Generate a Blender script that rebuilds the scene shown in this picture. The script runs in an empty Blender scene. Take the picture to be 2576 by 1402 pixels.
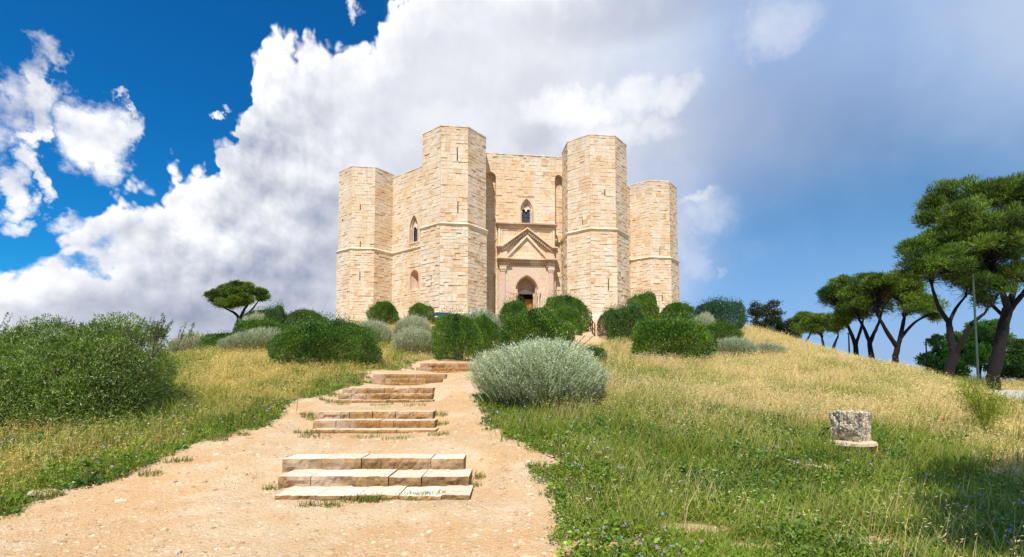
import bpy, math, random
import numpy as np
from mathutils import Vector, Matrix
R = math.radians
scene = bpy.context.scene
random.seed(7)
rng = np.random.default_rng(11)
W2, F2, YH2 = 2576.0, 1235.2, 949.4          # measuring frame of the photograph
PITCH = R(3.0)
EYE = np.array([0.0, 0.0, 1.62])

# ------------------------------------------------------------------ camera
cam_d = bpy.data.cameras.new('camera')
cam = bpy.data.objects.new('camera', cam_d)
scene.collection.objects.link(cam)
cam.location = EYE
cam.rotation_euler = (R(90) + PITCH, 0, 0)
cam_d.sensor_width = 36
cam_d.lens = 36 * 491 / 1024
cam_d.shift_y = 0.0715
cam_d.clip_start = 0.05
cam_d.clip_end = 9000
scene.camera = cam

# ------------------------------------------------------------------ sun, exposure
SUN_AZ, SUN_EL = R(-14), R(54)                # sun behind the camera, a little to its left
sun_d = bpy.data.lights.new('sun', 'SUN')
sun_d.energy = 4.9
sun_d.angle = R(0.53)
sun_d.color = (1.0, 0.93, 0.82)
sun = bpy.data.objects.new('sun', sun_d)
scene.collection.objects.link(sun)
sdir = Vector((math.sin(SUN_AZ) * math.cos(SUN_EL) , -math.cos(SUN_AZ) * math.cos(SUN_EL), math.sin(SUN_EL)))
sun.rotation_euler = sdir.to_track_quat('Z', 'Y').to_euler()
scene.view_settings.view_transform = 'Standard'
scene.view_settings.look = 'None'
scene.view_settings.gamma = 1
scene.view_settings.exposure = 0.25


def ray(px, py):
    x = (px - 1288.0) / F2
    v = -((py - YH2) / F2) - math.tan(PITCH)
    c, s = math.cos(PITCH), math.sin(PITCH)
    return np.array([x, c - s * v, s + c * v])


def azel(px, py):
    d = ray(px, py)
    return math.atan2(d[0], d[1]), math.atan2(d[2], math.hypot(d[0], d[1]))


def project(x, y, z):
    c, s = math.cos(PITCH), math.sin(PITCH)
    zz = z - EYE[2]
    d = y * c + zz * s
    d = np.where(np.abs(d) < 1e-3, 1e-3, d)
    v = -y * s + zz * c
    return 1288 + F2 * x / d, YH2 - F2 * (v / d + math.tan(PITCH))


def AT(px, py, Y):
    """world point at forward distance Y seen at a place of the photograph"""
    r = ray(px, py)
    return EYE + r * (Y / r[1])


def srgb(r, g, b):
    f = lambda c: (c / 255 / 12.92) if c / 255 <= 0.04045 else ((c / 255 + 0.055) / 1.055) ** 2.4
    return (f(r), f(g), f(b))


# ------------------------------------------------------------------ node helper
class NT:
    def __init__(self, tree):
        self.t = tree
        self.n = tree.nodes
        self.l = tree.links

    def node(self, typ, **kw):
        n = self.n.new(typ)
        for k, v in kw.items():
            setattr(n, k, v)
        return n

    def put(self, sock, v):
        if isinstance(v, S):
            self.l.new(v.s, sock)
        elif isinstance(v, bpy.types.NodeSocket):
            self.l.new(v, sock)
        else:
            if hasattr(sock.default_value, '__len__') and not hasattr(v, '__len__'):
                v = [v] * len(sock.default_value)
            if hasattr(sock.default_value, '__len__') and len(sock.default_value) == 4 and len(v) == 3:
                v = (*v, 1)
            sock.default_value = v

    def m(self, op, a, b=None, c=None, clamp=False):
        n = self.node('ShaderNodeMath', operation=op, use_clamp=clamp)
        self.put(n.inputs[0], a)
        if b is not None: self.put(n.inputs[1], b)
        if c is not None: self.put(n.inputs[2], c)
        return S(self, n.outputs[0])

    def vm(self, op, a, b=None, scale=None):
        n = self.node('ShaderNodeVectorMath', operation=op)
        self.put(n.inputs[0], a)
        if b is not None: self.put(n.inputs[1], b)
        if scale is not None: self.put(n.inputs[3], scale)
        return S(self, n.outputs['Value' if op in ('LENGTH', 'DOT_PRODUCT') else 'Vector'])

    def smooth(self, x, a, b, lo=0.0, hi=1.0, kind='SMOOTHSTEP'):
        n = self.node('ShaderNodeMapRange', interpolation_type=kind)
        for i, v in enumerate((x, a, b, lo, hi)):
            self.put(n.inputs[i], v)
        return S(self, n.outputs[0])

    def noise(self, vec, scale, detail=4, rough=0.5, lac=2.0, dist=0.0, dim='3D', color=False):
        n = self.node('ShaderNodeTexNoise', noise_dimensions=dim)
        if vec is not None: self.put(n.inputs['Vector'], vec)
        n.inputs['Scale'].default_value = scale
        n.inputs['Detail'].default_value = detail
        n.inputs['Roughness'].default_value = rough
        n.inputs['Lacunarity'].default_value = lac
        n.inputs['Distortion'].default_value = dist
        return S(self, n.outputs['Color' if color else 'Fac'])

    def voro(self, vec, scale, feature='SMOOTH_F1', detail=0, rough=0.5, rnd=1.0, smooth=1.0, out='Distance'):
        n = self.node('ShaderNodeTexVoronoi', feature=feature)
        self.put(n.inputs['Vector'], vec)
        n.inputs['Scale'].default_value = scale
        n.inputs['Detail'].default_value = detail
        n.inputs['Roughness'].default_value = rough
        n.inputs['Randomness'].default_value = rnd
        n.voronoi_dimensions = '2D'
        if feature == 'SMOOTH_F1': n.inputs['Smoothness'].default_value = smooth
        return S(self, n.outputs[out])

    def mix(self, fac, a, b, blend='MIX'):
        n = self.node('ShaderNodeMix', data_type='RGBA', blend_type=blend)
        self.put(n.inputs[0], fac)
        self.put(n.inputs[6], a)
        self.put(n.inputs[7], b)
        return S(self, n.outputs[2])

    def comb(self, x, y, z):
        n = self.node('ShaderNodeCombineXYZ')
        for i, v in enumerate((x, y, z)): self.put(n.inputs[i], v)
        return S(self, n.outputs[0])

    def curve(self, x, pts):
        """piecewise curve of float values; x in real units, pts = [(x, y)...]"""
        xs = [p[0] for p in pts]; ys = [p[1] for p in pts]
        x0, x1, y0, y1 = min(xs), max(xs), min(ys), max(ys)
        n = self.node('ShaderNodeFloatCurve')
        c = n.mapping.curves[0]
        q = [((a - x0) / (x1 - x0), (b - y0) / (y1 - y0)) for a, b in pts]
        c.points[0].location = q[0]
        c.points[1].location = q[-1]
        for p in q[1:-1]: c.points.new(*p)
        for p in c.points: p.handle_type = 'VECTOR'
        n.mapping.update()
        self.put(n.inputs['Value'], self.smooth(x, x0, x1, kind='LINEAR'))
        return S(self, n.outputs[0]) * (y1 - y0) + y0


class S:
    def __init__(self, nt, s): self.nt, self.s = nt, s
    def __add__(self, o): return self.nt.m('ADD', self, o)
    __radd__ = __add__
    def __sub__(self, o): return self.nt.m('SUBTRACT', self, o)
    def __rsub__(self, o): return self.nt.m('SUBTRACT', o, self)
    def __mul__(self, o): return self.nt.m('MULTIPLY', self, o)
    __rmul__ = __mul__
    def __truediv__(self, o): return self.nt.m('DIVIDE', self, o)
    def max(self, o): return self.nt.m('MAXIMUM', self, o)
    def min(self, o): return self.nt.m('MINIMUM', self, o)
    def pow(self, o): return self.nt.m('POWER', self, o)
    def clamp(self): return self.nt.m('ADD', self, 0.0, clamp=True)


# ------------------------------------------------------------------ world: Nishita sky with procedural clouds
def build_world():
    w = bpy.data.worlds.new('World')
    scene.world = w
    w.use_nodes = True
    w.node_tree.nodes.clear()
    t = NT(w.node_tree)
    sky = t.node('ShaderNodeTexSky', sky_type='NISHITA')
    sky.sun_disc = False
    sky.sun_elevation = SUN_EL
    sky.sun_rotation = math.pi - SUN_AZ if False else math.atan2(sdir.x, sdir.y)
    sky.altitude = 500
    sky.air_density = 1.0
    sky.dust_density = 0.6
    sky.ozone_density = 4.0
    tc = t.node('ShaderNodeTexCoord')
    D = S(t, tc.outputs['Generated'])
    sep = t.node('ShaderNodeSeparateXYZ')
    t.put(sep.inputs[0], D)
    X, Y, Z = (S(t, sep.outputs[i]) for i in range(3))
    az = t.m('ARCTAN2', X, Y)
    el = t.m('ARCSINE', Z)
    P = t.comb(az, el, 0.0)
    # domain warp shared by every cloud
    wr = t.noise(P, 6.0, 4, 0.55, dim='2D', color=True)
    wv = t.vm('SCALE', t.vm('SUBTRACT', wr, (0.5, 0.5, 0.5)), scale=0.09)
    Pw = t.vm('ADD', P, wv)
    puff = t.voro(Pw, 11.0, 'F1', detail=3, rough=0.55)                # billows: 0 at a lobe's middle
    fb = t.noise(P, 7.0, 7, 0.58, dim='2D') - 0.5
    fbl = t.noise(t.vm('ADD', P, (3.1, 1.7, 0)), 2.6, 4, 0.5, dim='2D') - 0.5
    fbs = t.noise(t.vm('ADD', P, (0.010, -0.020, 0)), 7.0, 4, 0.55, dim='2D') - 0.5
    relief = fb - fbs                                                 # slope of the billows towards the sun's side
    # main cumulus edge: elevation of its upper rim against azimuth
    edge = [(-700, 700), (-200, 700), (0, 640), (60, 610), (120, 560), (200, 525), (250, 480), (300, 440), (370, 385), (430, 365), (500, 372), (540, 350),
            (556, 280), (596, 250), (604, 190), (626, 160), (640, 100), (690, 50), (745, 34), (800, 44), (850, 80), (890, 72),
            (930, 10), (960, -40), (1100, -250)]
    e2 = []
    for x, y in edge:
        a, b = azel(x, y)
        e2.append((a, b))
    wobble = t.noise(P, 16.0, 3, 0.6, dim='2D') - 0.5
    wr2 = t.noise(t.vm('ADD', P, (7.3, 2.1, 0)), 13.0, 5, 0.62, dim='2D', color=True)
    wv2 = t.vm('SCALE', t.vm('SUBTRACT', wr2, (0.5, 0.5, 0.5)), scale=0.10)
    Pb = t.vm('ADD', P, wv2)
    sb = t.node('ShaderNodeSeparateXYZ')
    t.put(sb.inputs[0], Pb)
    azb, elb = S(t, sb.outputs[0]), S(t, sb.outputs[1])
    fh = t.noise(P, 24.0, 5, 0.6, dim='2D') - 0.5
    ed = t.curve(az + wobble * 0.05, e2)
    d_main = ed - el
    billow = 0.42 - puff
    dm = d_main + billow * 0.075 + fb * 0.07 + fh * 0.012
    m_main = t.smooth(dm, -0.003, 0.020)
    # small loose clouds on the left
    blobs = [(110, 175, 38, 75), (85, 250, 85, 72), (20, 250, 60, 110), (90, 320, 34, 52), (245, 350, 98, 78), (330, 320, 48, 40), (70, 410, 44, 42), (100, 470, 26, 40),
             (18, 480, 50, 62), (40, 560, 55, 32), (165, 575, 55, 42), (295, 265, 36, 12), (545, 277, 32, 13), (-120, 350, 120, 90),
             (880, 35, 22, 30), (-300, 500, 160, 90), (-500, 200, 160, 90)]
    bf = None
    for x, y, rx, ry in blobs:
        a, b = azel(x, y)
        ax = (azel(x + rx, y)[0] - azel(x - rx, y)[0]) / 2
        ay = (azel(x, y - ry)[1] - azel(x, y + ry)[1]) / 2
        dx = (azb - a) * (1 / ax)
        dy = (elb - b) * (1 / ay)
        v = 1.0 - (dx * dx + dy * dy)
        bf = v if bf is None else bf.max(v)
    bd = bf.max(-1.5) + fb * 3.0 + fh * 0.8 + billow * 0.5
    m_blob = t.smooth(bd, -0.55, 1.0)
    # blue gaps low on the left
    gaps = [(360, 558, 60, 24), (60, 640, 80, 30), (260, 592, 75, 36), (165, 652, 80, 26), (330, 500, 40, 20)]
    gf = None
    for x, y, rx, ry in gaps:
        a, b = azel(x, y)
        dx = (azb - a) * (F2 / rx * 1.5); dy = (elb - b) * (F2 / ry)
        v = 1.0 - (dx * dx + dy * dy)
        gf = v if gf is None else gf.max(v)
    m_gap = t.smooth(gf.max(-2.0) + fb * 4.0, 0.0, 1.1)
    m_main = m_main * (1.0 - m_gap * 0.95)
    # right-hand limit: the thick cloud thins to a veil, then to open blue low on the right
    veil_e = []
    for x, y in [(900, 1500), (1560, 1500), (1660, 960), (1740, 640), (1800, 560), (1900, 500), (2000, 450), (2150, 430), (2300, 410), (2576, 400), (2900, 380), (3600, 500)]:
        veil_e.append(azel(x, y))
    ve = t.curve(az + fbl * 0.16, veil_e)
    dv = el - ve + fbl * 0.10
    m_veil = t.smooth(dv, -0.10, 0.16)
    thick_e = t.curve(az + fbl * 0.25 + fb * 0.05, [(azel(-700, 0)[0], 1.0), (azel(1250, 300)[0], 1.0), (azel(1450, 300)[0], 0.62), (azel(1700, 300)[0], 0.36), (azel(1850, 300)[0], 0.15), (azel(2100, 300)[0], 0.05), (azel(3500, 300)[0], 0.0)])
    # bright lumps inside the veil, right of centre, and a small cumulus by the right tower
    lumps = [(1420, 290, 150, 55, 0.9), (1600, 250, 130, 50, 0.7), (1500, 350, 160, 50, 0.6), (1965, 60, 110, 80, 0.45), (1760, 500, 46, 24, 0.8), (1790, 540, 66, 66, 0.5), (1750, 640, 40, 50, 0.35), (1812, 672, 12, 16, 0.35), (1200, 330, 200, 80, 0.4), (510, 620, 75, 90, 0.9), (80, 700, 140, 60, 0.7), (320, 640, 90, 40, 0.6), (690, 240, 90, 110, 0.5), (430, 430, 120, 50, 0.6), (860, 420, 110, 60, 0.4)]
    lf = None
    for x, y, rx, ry, k in lumps:
        a, b = azel(x, y)
        ax = (azel(x + rx, y)[0] - azel(x - rx, y)[0]) / 2
        ay = (azel(x, y - ry)[1] - azel(x, y + ry)[1]) / 2
        dx = (azb - a) * (1 / ax); dy = (elb - b) * (1 / ay)
        v = t.smooth((1.0 - (dx * dx + dy * dy)) + fb * 2.2 + fh * .35, -0.7, 1.3) * k
        lf = v if lf is None else lf.max(v)
    darks = [(1560, 30, 260, 75, 0.5), (1900, 330, 330, 170, 0.35), (1350, 200, 60, 40, 0.2), (760, 760, 330, 130, 0.62), (1350, 345, 60, 40, 0.45), (250, 800, 500, 60, 0.65), (650, 620, 60, 90, 0.2), (820, 560, 70, 100, 0.45), (1250, 500, 260, 220, 0.3)]
    df = None
    for x, y, rx, ry, k in darks:
        a, b = azel(x, y)
        ax = (azel(x + rx, y)[0] - azel(x - rx, y)[0]) / 2
        ay = (azel(x, y - ry)[1] - azel(x, y + ry)[1]) / 2
        dx = (az - a) * (1 / ax); dy = (el - b) * (1 / ay)
        v = t.smooth((1.0 - (dx * dx + dy * dy)) + fbl * 1.2 + fb * 0.9, -0.9, 1.3) * k
        df = v if df is None else df + v
    # shade of the heaped cloud
    inner = t.smooth(dm, 0.0, 0.34)
    fade = thick_e
    crisp = t.smooth(az, azel(620, 300)[0], azel(1050, 300)[0], 1.0, 0.12)
    rim = t.smooth(dm, 0.0, 0.13, 0.30, 0.0)
    crisp = crisp * t.smooth(el, azel(600, 900)[1], azel(600, 560)[1], 0.45, 1.0)
    lit = 0.64 + rim + relief * 1.6 * crisp + billow * 0.24 * crisp + fh * 0.20 * crisp + fb * (0.10 + 0.45 * crisp) + fbl * 0.35 - inner * 0.06 - m_blob * t.smooth(bd, 0.2, 1.2, 0.0, 0.22) - df * 0.42 + lf * 0.30
    lit = lit.clamp()
    ccol = t.mix(lit, srgb(138, 148, 172), srgb(250, 250, 252))
    # warm low light on the left
    blue = S(t, sky.outputs[0])
    hs = t.node('ShaderNodeHueSaturation')
    hs.inputs['Saturation'].default_value = 1.28
    hs.inputs['Hue'].default_value = 0.492
    t.put(hs.inputs['Color'], blue)
    blue = S(t, hs.outputs[0])
    lowr = t.smooth(el, 0.0, 0.75)
    right = t.smooth(az, -0.35, 0.75)
    tint = t.mix(right, (0.16, 0.86, 1.18, 1), (1.0, 1.0, 1.0, 1))
    blue = t.mix(1.0, blue, tint, 'MULTIPLY')
    K = 10.0
    veilcol = t.mix(t.smooth(fbl, -0.2, 0.25), srgb(144, 170, 210), srgb(180, 196, 220))
    veilcol = t.mix((df * 1.0).clamp(), veilcol, srgb(128, 138, 168))
    veilcol = t.mix(lf.clamp(), veilcol, srgb(208, 214, 230))
    v10 = t.vm('SCALE', veilcol, scale=K)
    c10 = t.vm('SCALE', ccol, scale=K)
    m1 = (m_main.max(m_blob))
    thick = (m1 * t.smooth(fade + fb * 0.35 + lf * 0.3, 0.05, 0.75))
    out = t.mix((m_veil * 0.97 * t.smooth(az, azel(960, 0)[0], azel(1100, 0)[0])).max(lf * 0.8 * t.smooth(az, azel(1050, 0)[0], azel(1150, 0)[0])), blue, v10)
    out = t.mix(thick, out, c10)
    # haze low over the horizon
    hz = t.smooth(el, -0.02, 0.42, 0.85, 0.0) * t.smooth(az, 0.25, 0.40)
    out = t.mix(hz, out, tuple(c * K for c in srgb(128, 163, 214)) + (1,))
    hz = t.smooth(el, -0.02, 0.05, 0.8, 0.0)
    out = t.mix(hz, out, tuple(c * K for c in srgb(160, 180, 212)) + (1,))
    bg = t.node('ShaderNodeBackground')
    t.put(bg.inputs['Color'], out)
    bg.inputs['Strength'].default_value = 0.1
    o = t.node('ShaderNodeOutputWorld')
    t.l.new(bg.outputs[0], o.inputs['Surface'])
    w.cycles.sampling_method = 'MANUAL'
    w.cycles.sample_map_resolution = 512


build_world()
#@@END_SKY

# ------------------------------------------------------------------ mesh helpers
def tag(o, label=None, cat=None, group=None, kind=None):
    if label: o['label'] = label
    if cat: o['category'] = cat
    if group: o['group'] = group
    if kind: o['kind'] = kind
    return o


def link(o, parent=None):
    scene.collection.objects.link(o)
    if parent is not None: o.parent = parent
    return o


def empty(name, loc, rz=0.0):
    o = bpy.data.objects.new(name, None)
    o.location = loc
    o.rotation_euler = (0, 0, rz)
    o.empty_display_size = 0.3
    return link(o)


def np_mesh(name, V, F, C=None, mats=None, parent=None, smooth=False, midx=None, obj=True, loc=None):
    """V (n,3); F list of (m,k) index arrays; C (n,3) linear colours"""
    me = bpy.data.meshes.new(name)
    V = np.asarray(V, dtype=np.float32)
    F = [np.asarray(f, dtype=np.int32) for f in F if len(f)]
    me.vertices.add(len(V))
    me.vertices.foreach_set('co', V.ravel())
    li = np.concatenate([f.ravel() for f in F])
    cnt = np.concatenate([np.full(len(f), f.shape[1], dtype=np.int32) for f in F])
    st = np.concatenate([[0], np.cumsum(cnt)[:-1]]).astype(np.int32)
    me.loops.add(len(li))
    me.loops.foreach_set('vertex_index', li)
    me.polygons.add(len(cnt))
    me.polygons.foreach_set('loop_start', st)
    me.polygons.foreach_set('loop_total', cnt)
    if midx is not None: me.polygons.foreach_set('material_index', np.asarray(midx, dtype=np.int32))
    me.polygons.foreach_set('use_smooth', np.full(len(cnt), smooth))
    if C is not None:
        a = me.color_attributes.new('col', 'FLOAT_COLOR', 'POINT')
        c4 = np.ones((len(V), 4), dtype=np.float32)
        c4[:, :3] = C
        a.data.foreach_set('color', c4.ravel())
    me.update(calc_edges=True)
    me.validate()
    for m in (mats if isinstance(mats, (list, tuple)) else [mats]): me.materials.append(m)
    if not obj: return me
    o = bpy.data.objects.new(name, me)
    if loc is not None: o.location = loc
    return link(o, parent)


class MB:
    """collects faces with one colour per face"""
    def __init__(self): self.v, self.f, self.c = [], [], []

    def poly(self, pts, col=(1, 1, 1)):
        i = len(self.v)
        self.v += [tuple(p) for p in pts]
        self.c += [col] * len(pts)
        self.f.append(tuple(range(i, i + len(pts))))

    def hull(self, a, b, col=(1, 1, 1), caps=(True, True)):
        """prism between two rings of equal length (a = near ring)"""
        n = len(a)
        i = len(self.v)
        self.v += [tuple(p) for p in a] + [tuple(p) for p in b]
        self.c += [col] * (2 * n)
        for k in range(n):
            k2 = (k + 1) % n
            self.f.append((i + k, i + k2, i + n + k2, i + n + k))
        if caps[0]: self.f.append(tuple(range(i + n - 1, i - 1, -1)))
        if caps[1]: self.f.append(tuple(range(i + n, i + 2 * n)))

    def box(self, x0, x1, y0, y1, z0, z1, col=(1, 1, 1)):
        self.hull([(x0, y0, z0), (x1, y0, z0), (x1, y1, z0), (x0, y1, z0)], [(x0, y0, z1), (x1, y0, z1), (x1, y1, z1), (x0, y1, z1)], col)

    def cyl(self, p, q, r0, r1=None, n=8, col=(1, 1, 1)):
        p, q = Vector(p), Vector(q)
        r1 = r0 if r1 is None else r1
        d = (q - p).normalized()
        a = d.orthogonal().normalized(); b = d.cross(a)
        ring = lambda c, r: [c + (a * math.cos(k * 2 * math.pi / n) + b * math.sin(k * 2 * math.pi / n)) * r for k in range(n)]
        self.hull(ring(p, r0), ring(q, r1), col)

    def lathe(self, c, prof, n=12, col=(1, 1, 1)):
        """profile of (r, z) about the vertical through c"""
        for (r0, z0), (r1, z1) in zip(prof, prof[1:]):
            ring = lambda r, z: [(c[0] + r * math.cos(k * 2 * math.pi / n), c[1] + r * math.sin(k * 2 * math.pi / n), c[2] + z) for k in range(n)]
            self.hull(ring(r0, z0), ring(r1, z1), col, caps=((r0, z0) == prof[0], (r1, z1) == prof[-1]))

    def build(self, name, mat, parent=None, smooth=False, obj=True, bevel=0):
        me = bpy.data.meshes.new(name)
        me.from_pydata(self.v, [], self.f)
        a = me.color_attributes.new('col', 'FLOAT_COLOR', 'POINT')
        c4 = np.ones((len(self.v), 4), dtype=np.float32)
        c4[:, :3] = np.array(self.c)
        a.data.foreach_set('color', c4.ravel())
        me.materials.append(mat)
        if smooth: me.polygons.foreach_set('use_smooth', [True] * len(me.polygons))
        me.update()
        if not obj: return me
        o = bpy.data.objects.new(name, me)
        link(o, parent)
        if bevel:
            b = o.modifiers.new('bevel', 'BEVEL'); b.width = bevel; b.segments = 2; b.limit_method = 'ANGLE'
        return o


def instance(o, parent=None):
    c = o.copy()
    scene.collection.objects.link(c)
    c.parent = parent
    return c


def copy_tree(root, loc, rz=0.0, scale=(1, 1, 1), label=None, group=None, name=None):
    r = root.copy()
    scene.collection.objects.link(r)
    if name: r.name = name
    r.location = loc; r.rotation_euler = (0, 0, rz); r.scale = scale
    if label: r['label'] = label
    if group: r['group'] = group
    for ch in [c for c in bpy.data.objects if c.parent == root]:
        c = ch.copy(); scene.collection.objects.link(c); c.parent = r
        for g in [x for x in bpy.data.objects if x.parent == ch]:
            d = g.copy(); scene.collection.objects.link(d); d.parent = c
    return r


# ------------------------------------------------------------------ value noise in numpy (for terrain and scatter)
def vnoise(x, y, seed=0):
    x = np.asarray(x, dtype=np.float64); y = np.asarray(y, dtype=np.float64)
    xi = np.floor(x).astype(np.int64); yi = np.floor(y).astype(np.int64)
    fx = x - xi; fy = y - yi
    fx = fx * fx * (3 - 2 * fx); fy = fy * fy * (3 - 2 * fy)
    def h(a, b):
        n = (a * 374761393 + b * 668265263 + seed * 974634777) & 0x7fffffff
        n = ((n ^ (n >> 13)) * 1274126177) & 0x7fffffff
        return ((n ^ (n >> 16)) & 0xffff) / 65535.0
    return (h(xi, yi) * (1 - fx) + h(xi + 1, yi) * fx) * (1 - fy) + (h(xi, yi + 1) * (1 - fx) + h(xi + 1, yi + 1) * fx) * fy


def fbm(x, y, seed=0, o=4):
    s = 0; a = 0.5; t = 0
    for k in range(o):
        s = s + a * vnoise(x * 2 ** k + 17.3 * k, y * 2 ** k - 9.1 * k, seed + k); t += a; a *= 0.5
    return s / t


def sstep(x, a, b):
    t = np.clip((x - a) / (b - a), 0, 1)
    return t * t * (3 - 2 * t)


# ------------------------------------------------------------------ stairs: measured rows (left px, right px, edge px) in quarter size
FL = [
    [(273.5, 470, 495.3, 6.20), (278, 469, 476.9, 6.72), (283, 464, 458.4, 7.25)],
    [(310, 435.5, 429.9, 9.88), (313, 434.9, 420.4, 10.29), (316, 433, 411.7, 10.72)],
    [(334, 432.5, 400.2, 12.85), (337.9, 431.9, 394.1, 13.24), (342.2, 432.8, 388, 13.64)],
    [(365, 438.6, 383.2, 16.7), (368.8, 441.6, 378.3, 17.05), (373, 445.8, 374.1, 17.42)],
    [(412.5, 471, 371, 21.1), (415.9, 474.5, 367.4, 21.5), (420, 480, 363.2, 21.9)],
    [(465, 512, 359, 26.2), (471.6, 518.5, 355.9, 26.6), (476.5, 523, 352.9, 27.0)],
]
K4 = 2576 / 1024
STAIRS = []
for fl in FL:
    rows = []
    for a, b, y, Y in fl:
        pa, pb = AT(a * K4, y * K4, Y), AT(b * K4, y * K4, Y)
        rows.append((pa[0], pb[0], Y, (pa[2] + pb[2]) / 2))
    rise = rows[1][3] - rows[0][3]
    foot = rows[0][3] - 0.48 * rise
    STAIRS.append((rows, foot))

# ------------------------------------------------------------------ terrain: thin-plate surface through measured heights
CP = [(-8, -6, -.05), (0, -6, -.05), (8, -6, -.05), (-5, 3, 0), (0, 3, 0), (5, 3, 0), (3, 6, .08), (-5, 6, .04), (-1.9, 5.6, .06),
      (-10, 5, -.05), (10, 4, -.02),
      (-.4, 7.6, .44), (-4.6, 7.4, .34), (-2, 8.6, .50), (-4.8, 10.4, .72), (-.2, 10.4, .72),
      (-5.6, 13.4, 1.12), (-1.2, 13.6, 1.22), (-5.2, 17, 1.62), (-1.6, 17, 1.60), (-4.6, 21.4, 2.1), (-.9, 21.6, 2.1),
      (-2.8, 26.6, 2.75), (1.2, 27, 2.9), (5.9, 35, 4.35), (3, 31, 3.6), (2, 45, 6.2),
      (-12, 53, 7.9), (0, 54, 7.9), (12, 54, 7.9), (23, 62, 7.9), (-24, 64, 7.8), (0, 76, 8), (20, 92, 7.9), (-20, 92, 7.9), (28, 76, 7.6), (-28, 76, 7.2),
      (-16, 27, 3.1), (-8, 25, 2.75), (-12, 33, 3.9), (-18, 40, 4.7), (-29, 55, 6.3), (-6, 20, 2.05), (-11, 18, 1.75), (-8, 12, .95), (-10.5, 10, .5),
      (-6.2, 8.5, .42), (-15, 20, 1.8), (-25, 30, 1.8), (-32, 20, -1), (-20, 12, 0), (-15, 6, -.15), (-38, 50, 3.5),
      (18, 30, 3.0), (20, 40, 5.4), (19.3, 25, 1.95), (18, 21.5, 1.6), (21.4, 24, 1.38), (9, 27, 2.75), (6, 30, 3.4), (11, 36, 4.8), (14, 44, 6.5),
      (6, 8.7, .30), (10, 9, .35), (6, 6, .1), (8, 12.5, .72), (13, 15, .98), (5, 12, .85), (2, 12, .98), (5, 18, 1.55), (10, 19, 1.65), (3, 22, 2.2),
      (12.2, 11.5, .72), (16, 16, .9), (22, 23, .93), (27, 29, .96), (36, 31, .95), (36, 20, .8), (30, 36, 1.4), (24, 31, 1.9), (14, 4, .4), (24, 8, .6),
      (39, 48, 1.9), (40, 54, 2.0), (46, 75, 2.0), (31, 44, 3.2), (60, 60, -3), (48, 30, .3), (60, 20, -1), (50, 8, -1),
      (45, 110, -2), (0, 125, 0), (-45, 110, -3), (-55, 40, -5), (-50, 80, -4), (-45, 5, -5), (80, 90, -9)]
for rows, foot in STAIRS:
    r0, r2 = rows[0], rows[2]
    CP += [((r0[0] + r0[1]) / 2, r0[2] - 0.25, foot), ((r2[0] + r2[1]) / 2, r2[2] + 0.55, r2[3])]
CP = np.array(CP, dtype=np.float64)


def _phi(r2):
    return np.where(r2 > 1e-9, 0.5 * r2 * np.log(np.maximum(r2, 1e-9)), 0)


def _solve():
    n = len(CP)
    d2 = ((CP[:, None, :2] - CP[None, :, :2]) ** 2).sum(-1)
    A = np.zeros((n + 3, n + 3))
    A[:n, :n] = _phi(d2) + np.eye(n) * 0.15
    A[:n, n] = 1; A[:n, n + 1:] = CP[:, :2]
    A[n, :n] = 1; A[n + 1:, :n] = CP[:, :2].T
    b = np.zeros(n + 3); b[:n] = CP[:, 2]
    return np.linalg.solve(A, b)


TW = _solve()


def terrain(x, y, fine=True):
    x = np.atleast_1d(np.asarray(x, dtype=np.float64)); y = np.atleast_1d(np.asarray(y, dtype=np.float64))
    sh = x.shape
    xf, yf = x.ravel(), y.ravel()
    cx = np.clip(xf, -60, 85); cy = np.clip(yf, -12, 130)
    z = np.full(xf.shape, TW[-3]) + TW[-2] * cx + TW[-1] * cy
    for k in range(len(CP)):
        z += TW[k] * _phi((cx - CP[k, 0]) ** 2 + (cy - CP[k, 1]) ** 2)
    if fine:
        amp = 0.02 + 0.05 * sstep(np.hypot(xf, yf), 8, 30)
        z += (fbm(xf * 0.9, yf * 0.9, 3, 4) - 0.5) * 2 * amp + (fbm(xf * 2.7, yf * 2.7, 8, 3) - 0.5) * .05 * (1 - sstep(yf, 12, 20))
    # stairs sit in the slope: keep the soil under their treads
    for rows, foot in STAIRS:
        (a0, b0, y0, z0), (a2, b2, y2, z2) = rows[0], rows[2]
        xa, xb = min(a0, a2), max(b0, b2)
        inx = sstep(xf, xa - 0.45, xa - 0.10) * (1 - sstep(xf, xb + 0.10, xb + 0.45))
        iny = sstep(yf, y0 - 0.5, y0 - 0.05) * (1 - sstep(yf, y2 + 0.35, y2 + 0.9))
        lin = np.interp(yf, [y0 - .05, rows[1][2], y2, y2 + .4], [foot, z0 - .035, rows[1][3] - .035, z2 - .02])
        z = z + (lin - z) * inx * iny
    d = np.hypot(xf - 8, yf - 48)
    far = sstep(d, 62, 150)
    z = z * (1 - far) + (-28 + 3 * (fbm(xf * .004, yf * .004, 5) - .5)) * far
    return z.reshape(sh)


def tz(x, y): return float(terrain(x, y)[0])


def hit(px, py, ymin=2.5, ymax=90):
    """first ground point seen through a place of the photograph"""
    r = ray(px, py); r = r / r[1]
    Y = np.geomspace(ymin, ymax, 700)
    P = EYE[None] + r[None] * Y[:, None]
    h = P[:, 2] - terrain(P[:, 0], P[:, 1])
    k = np.where(h <= 0)[0]
    if len(k) == 0: return None
    k = k[0]
    return P[k]


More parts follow.
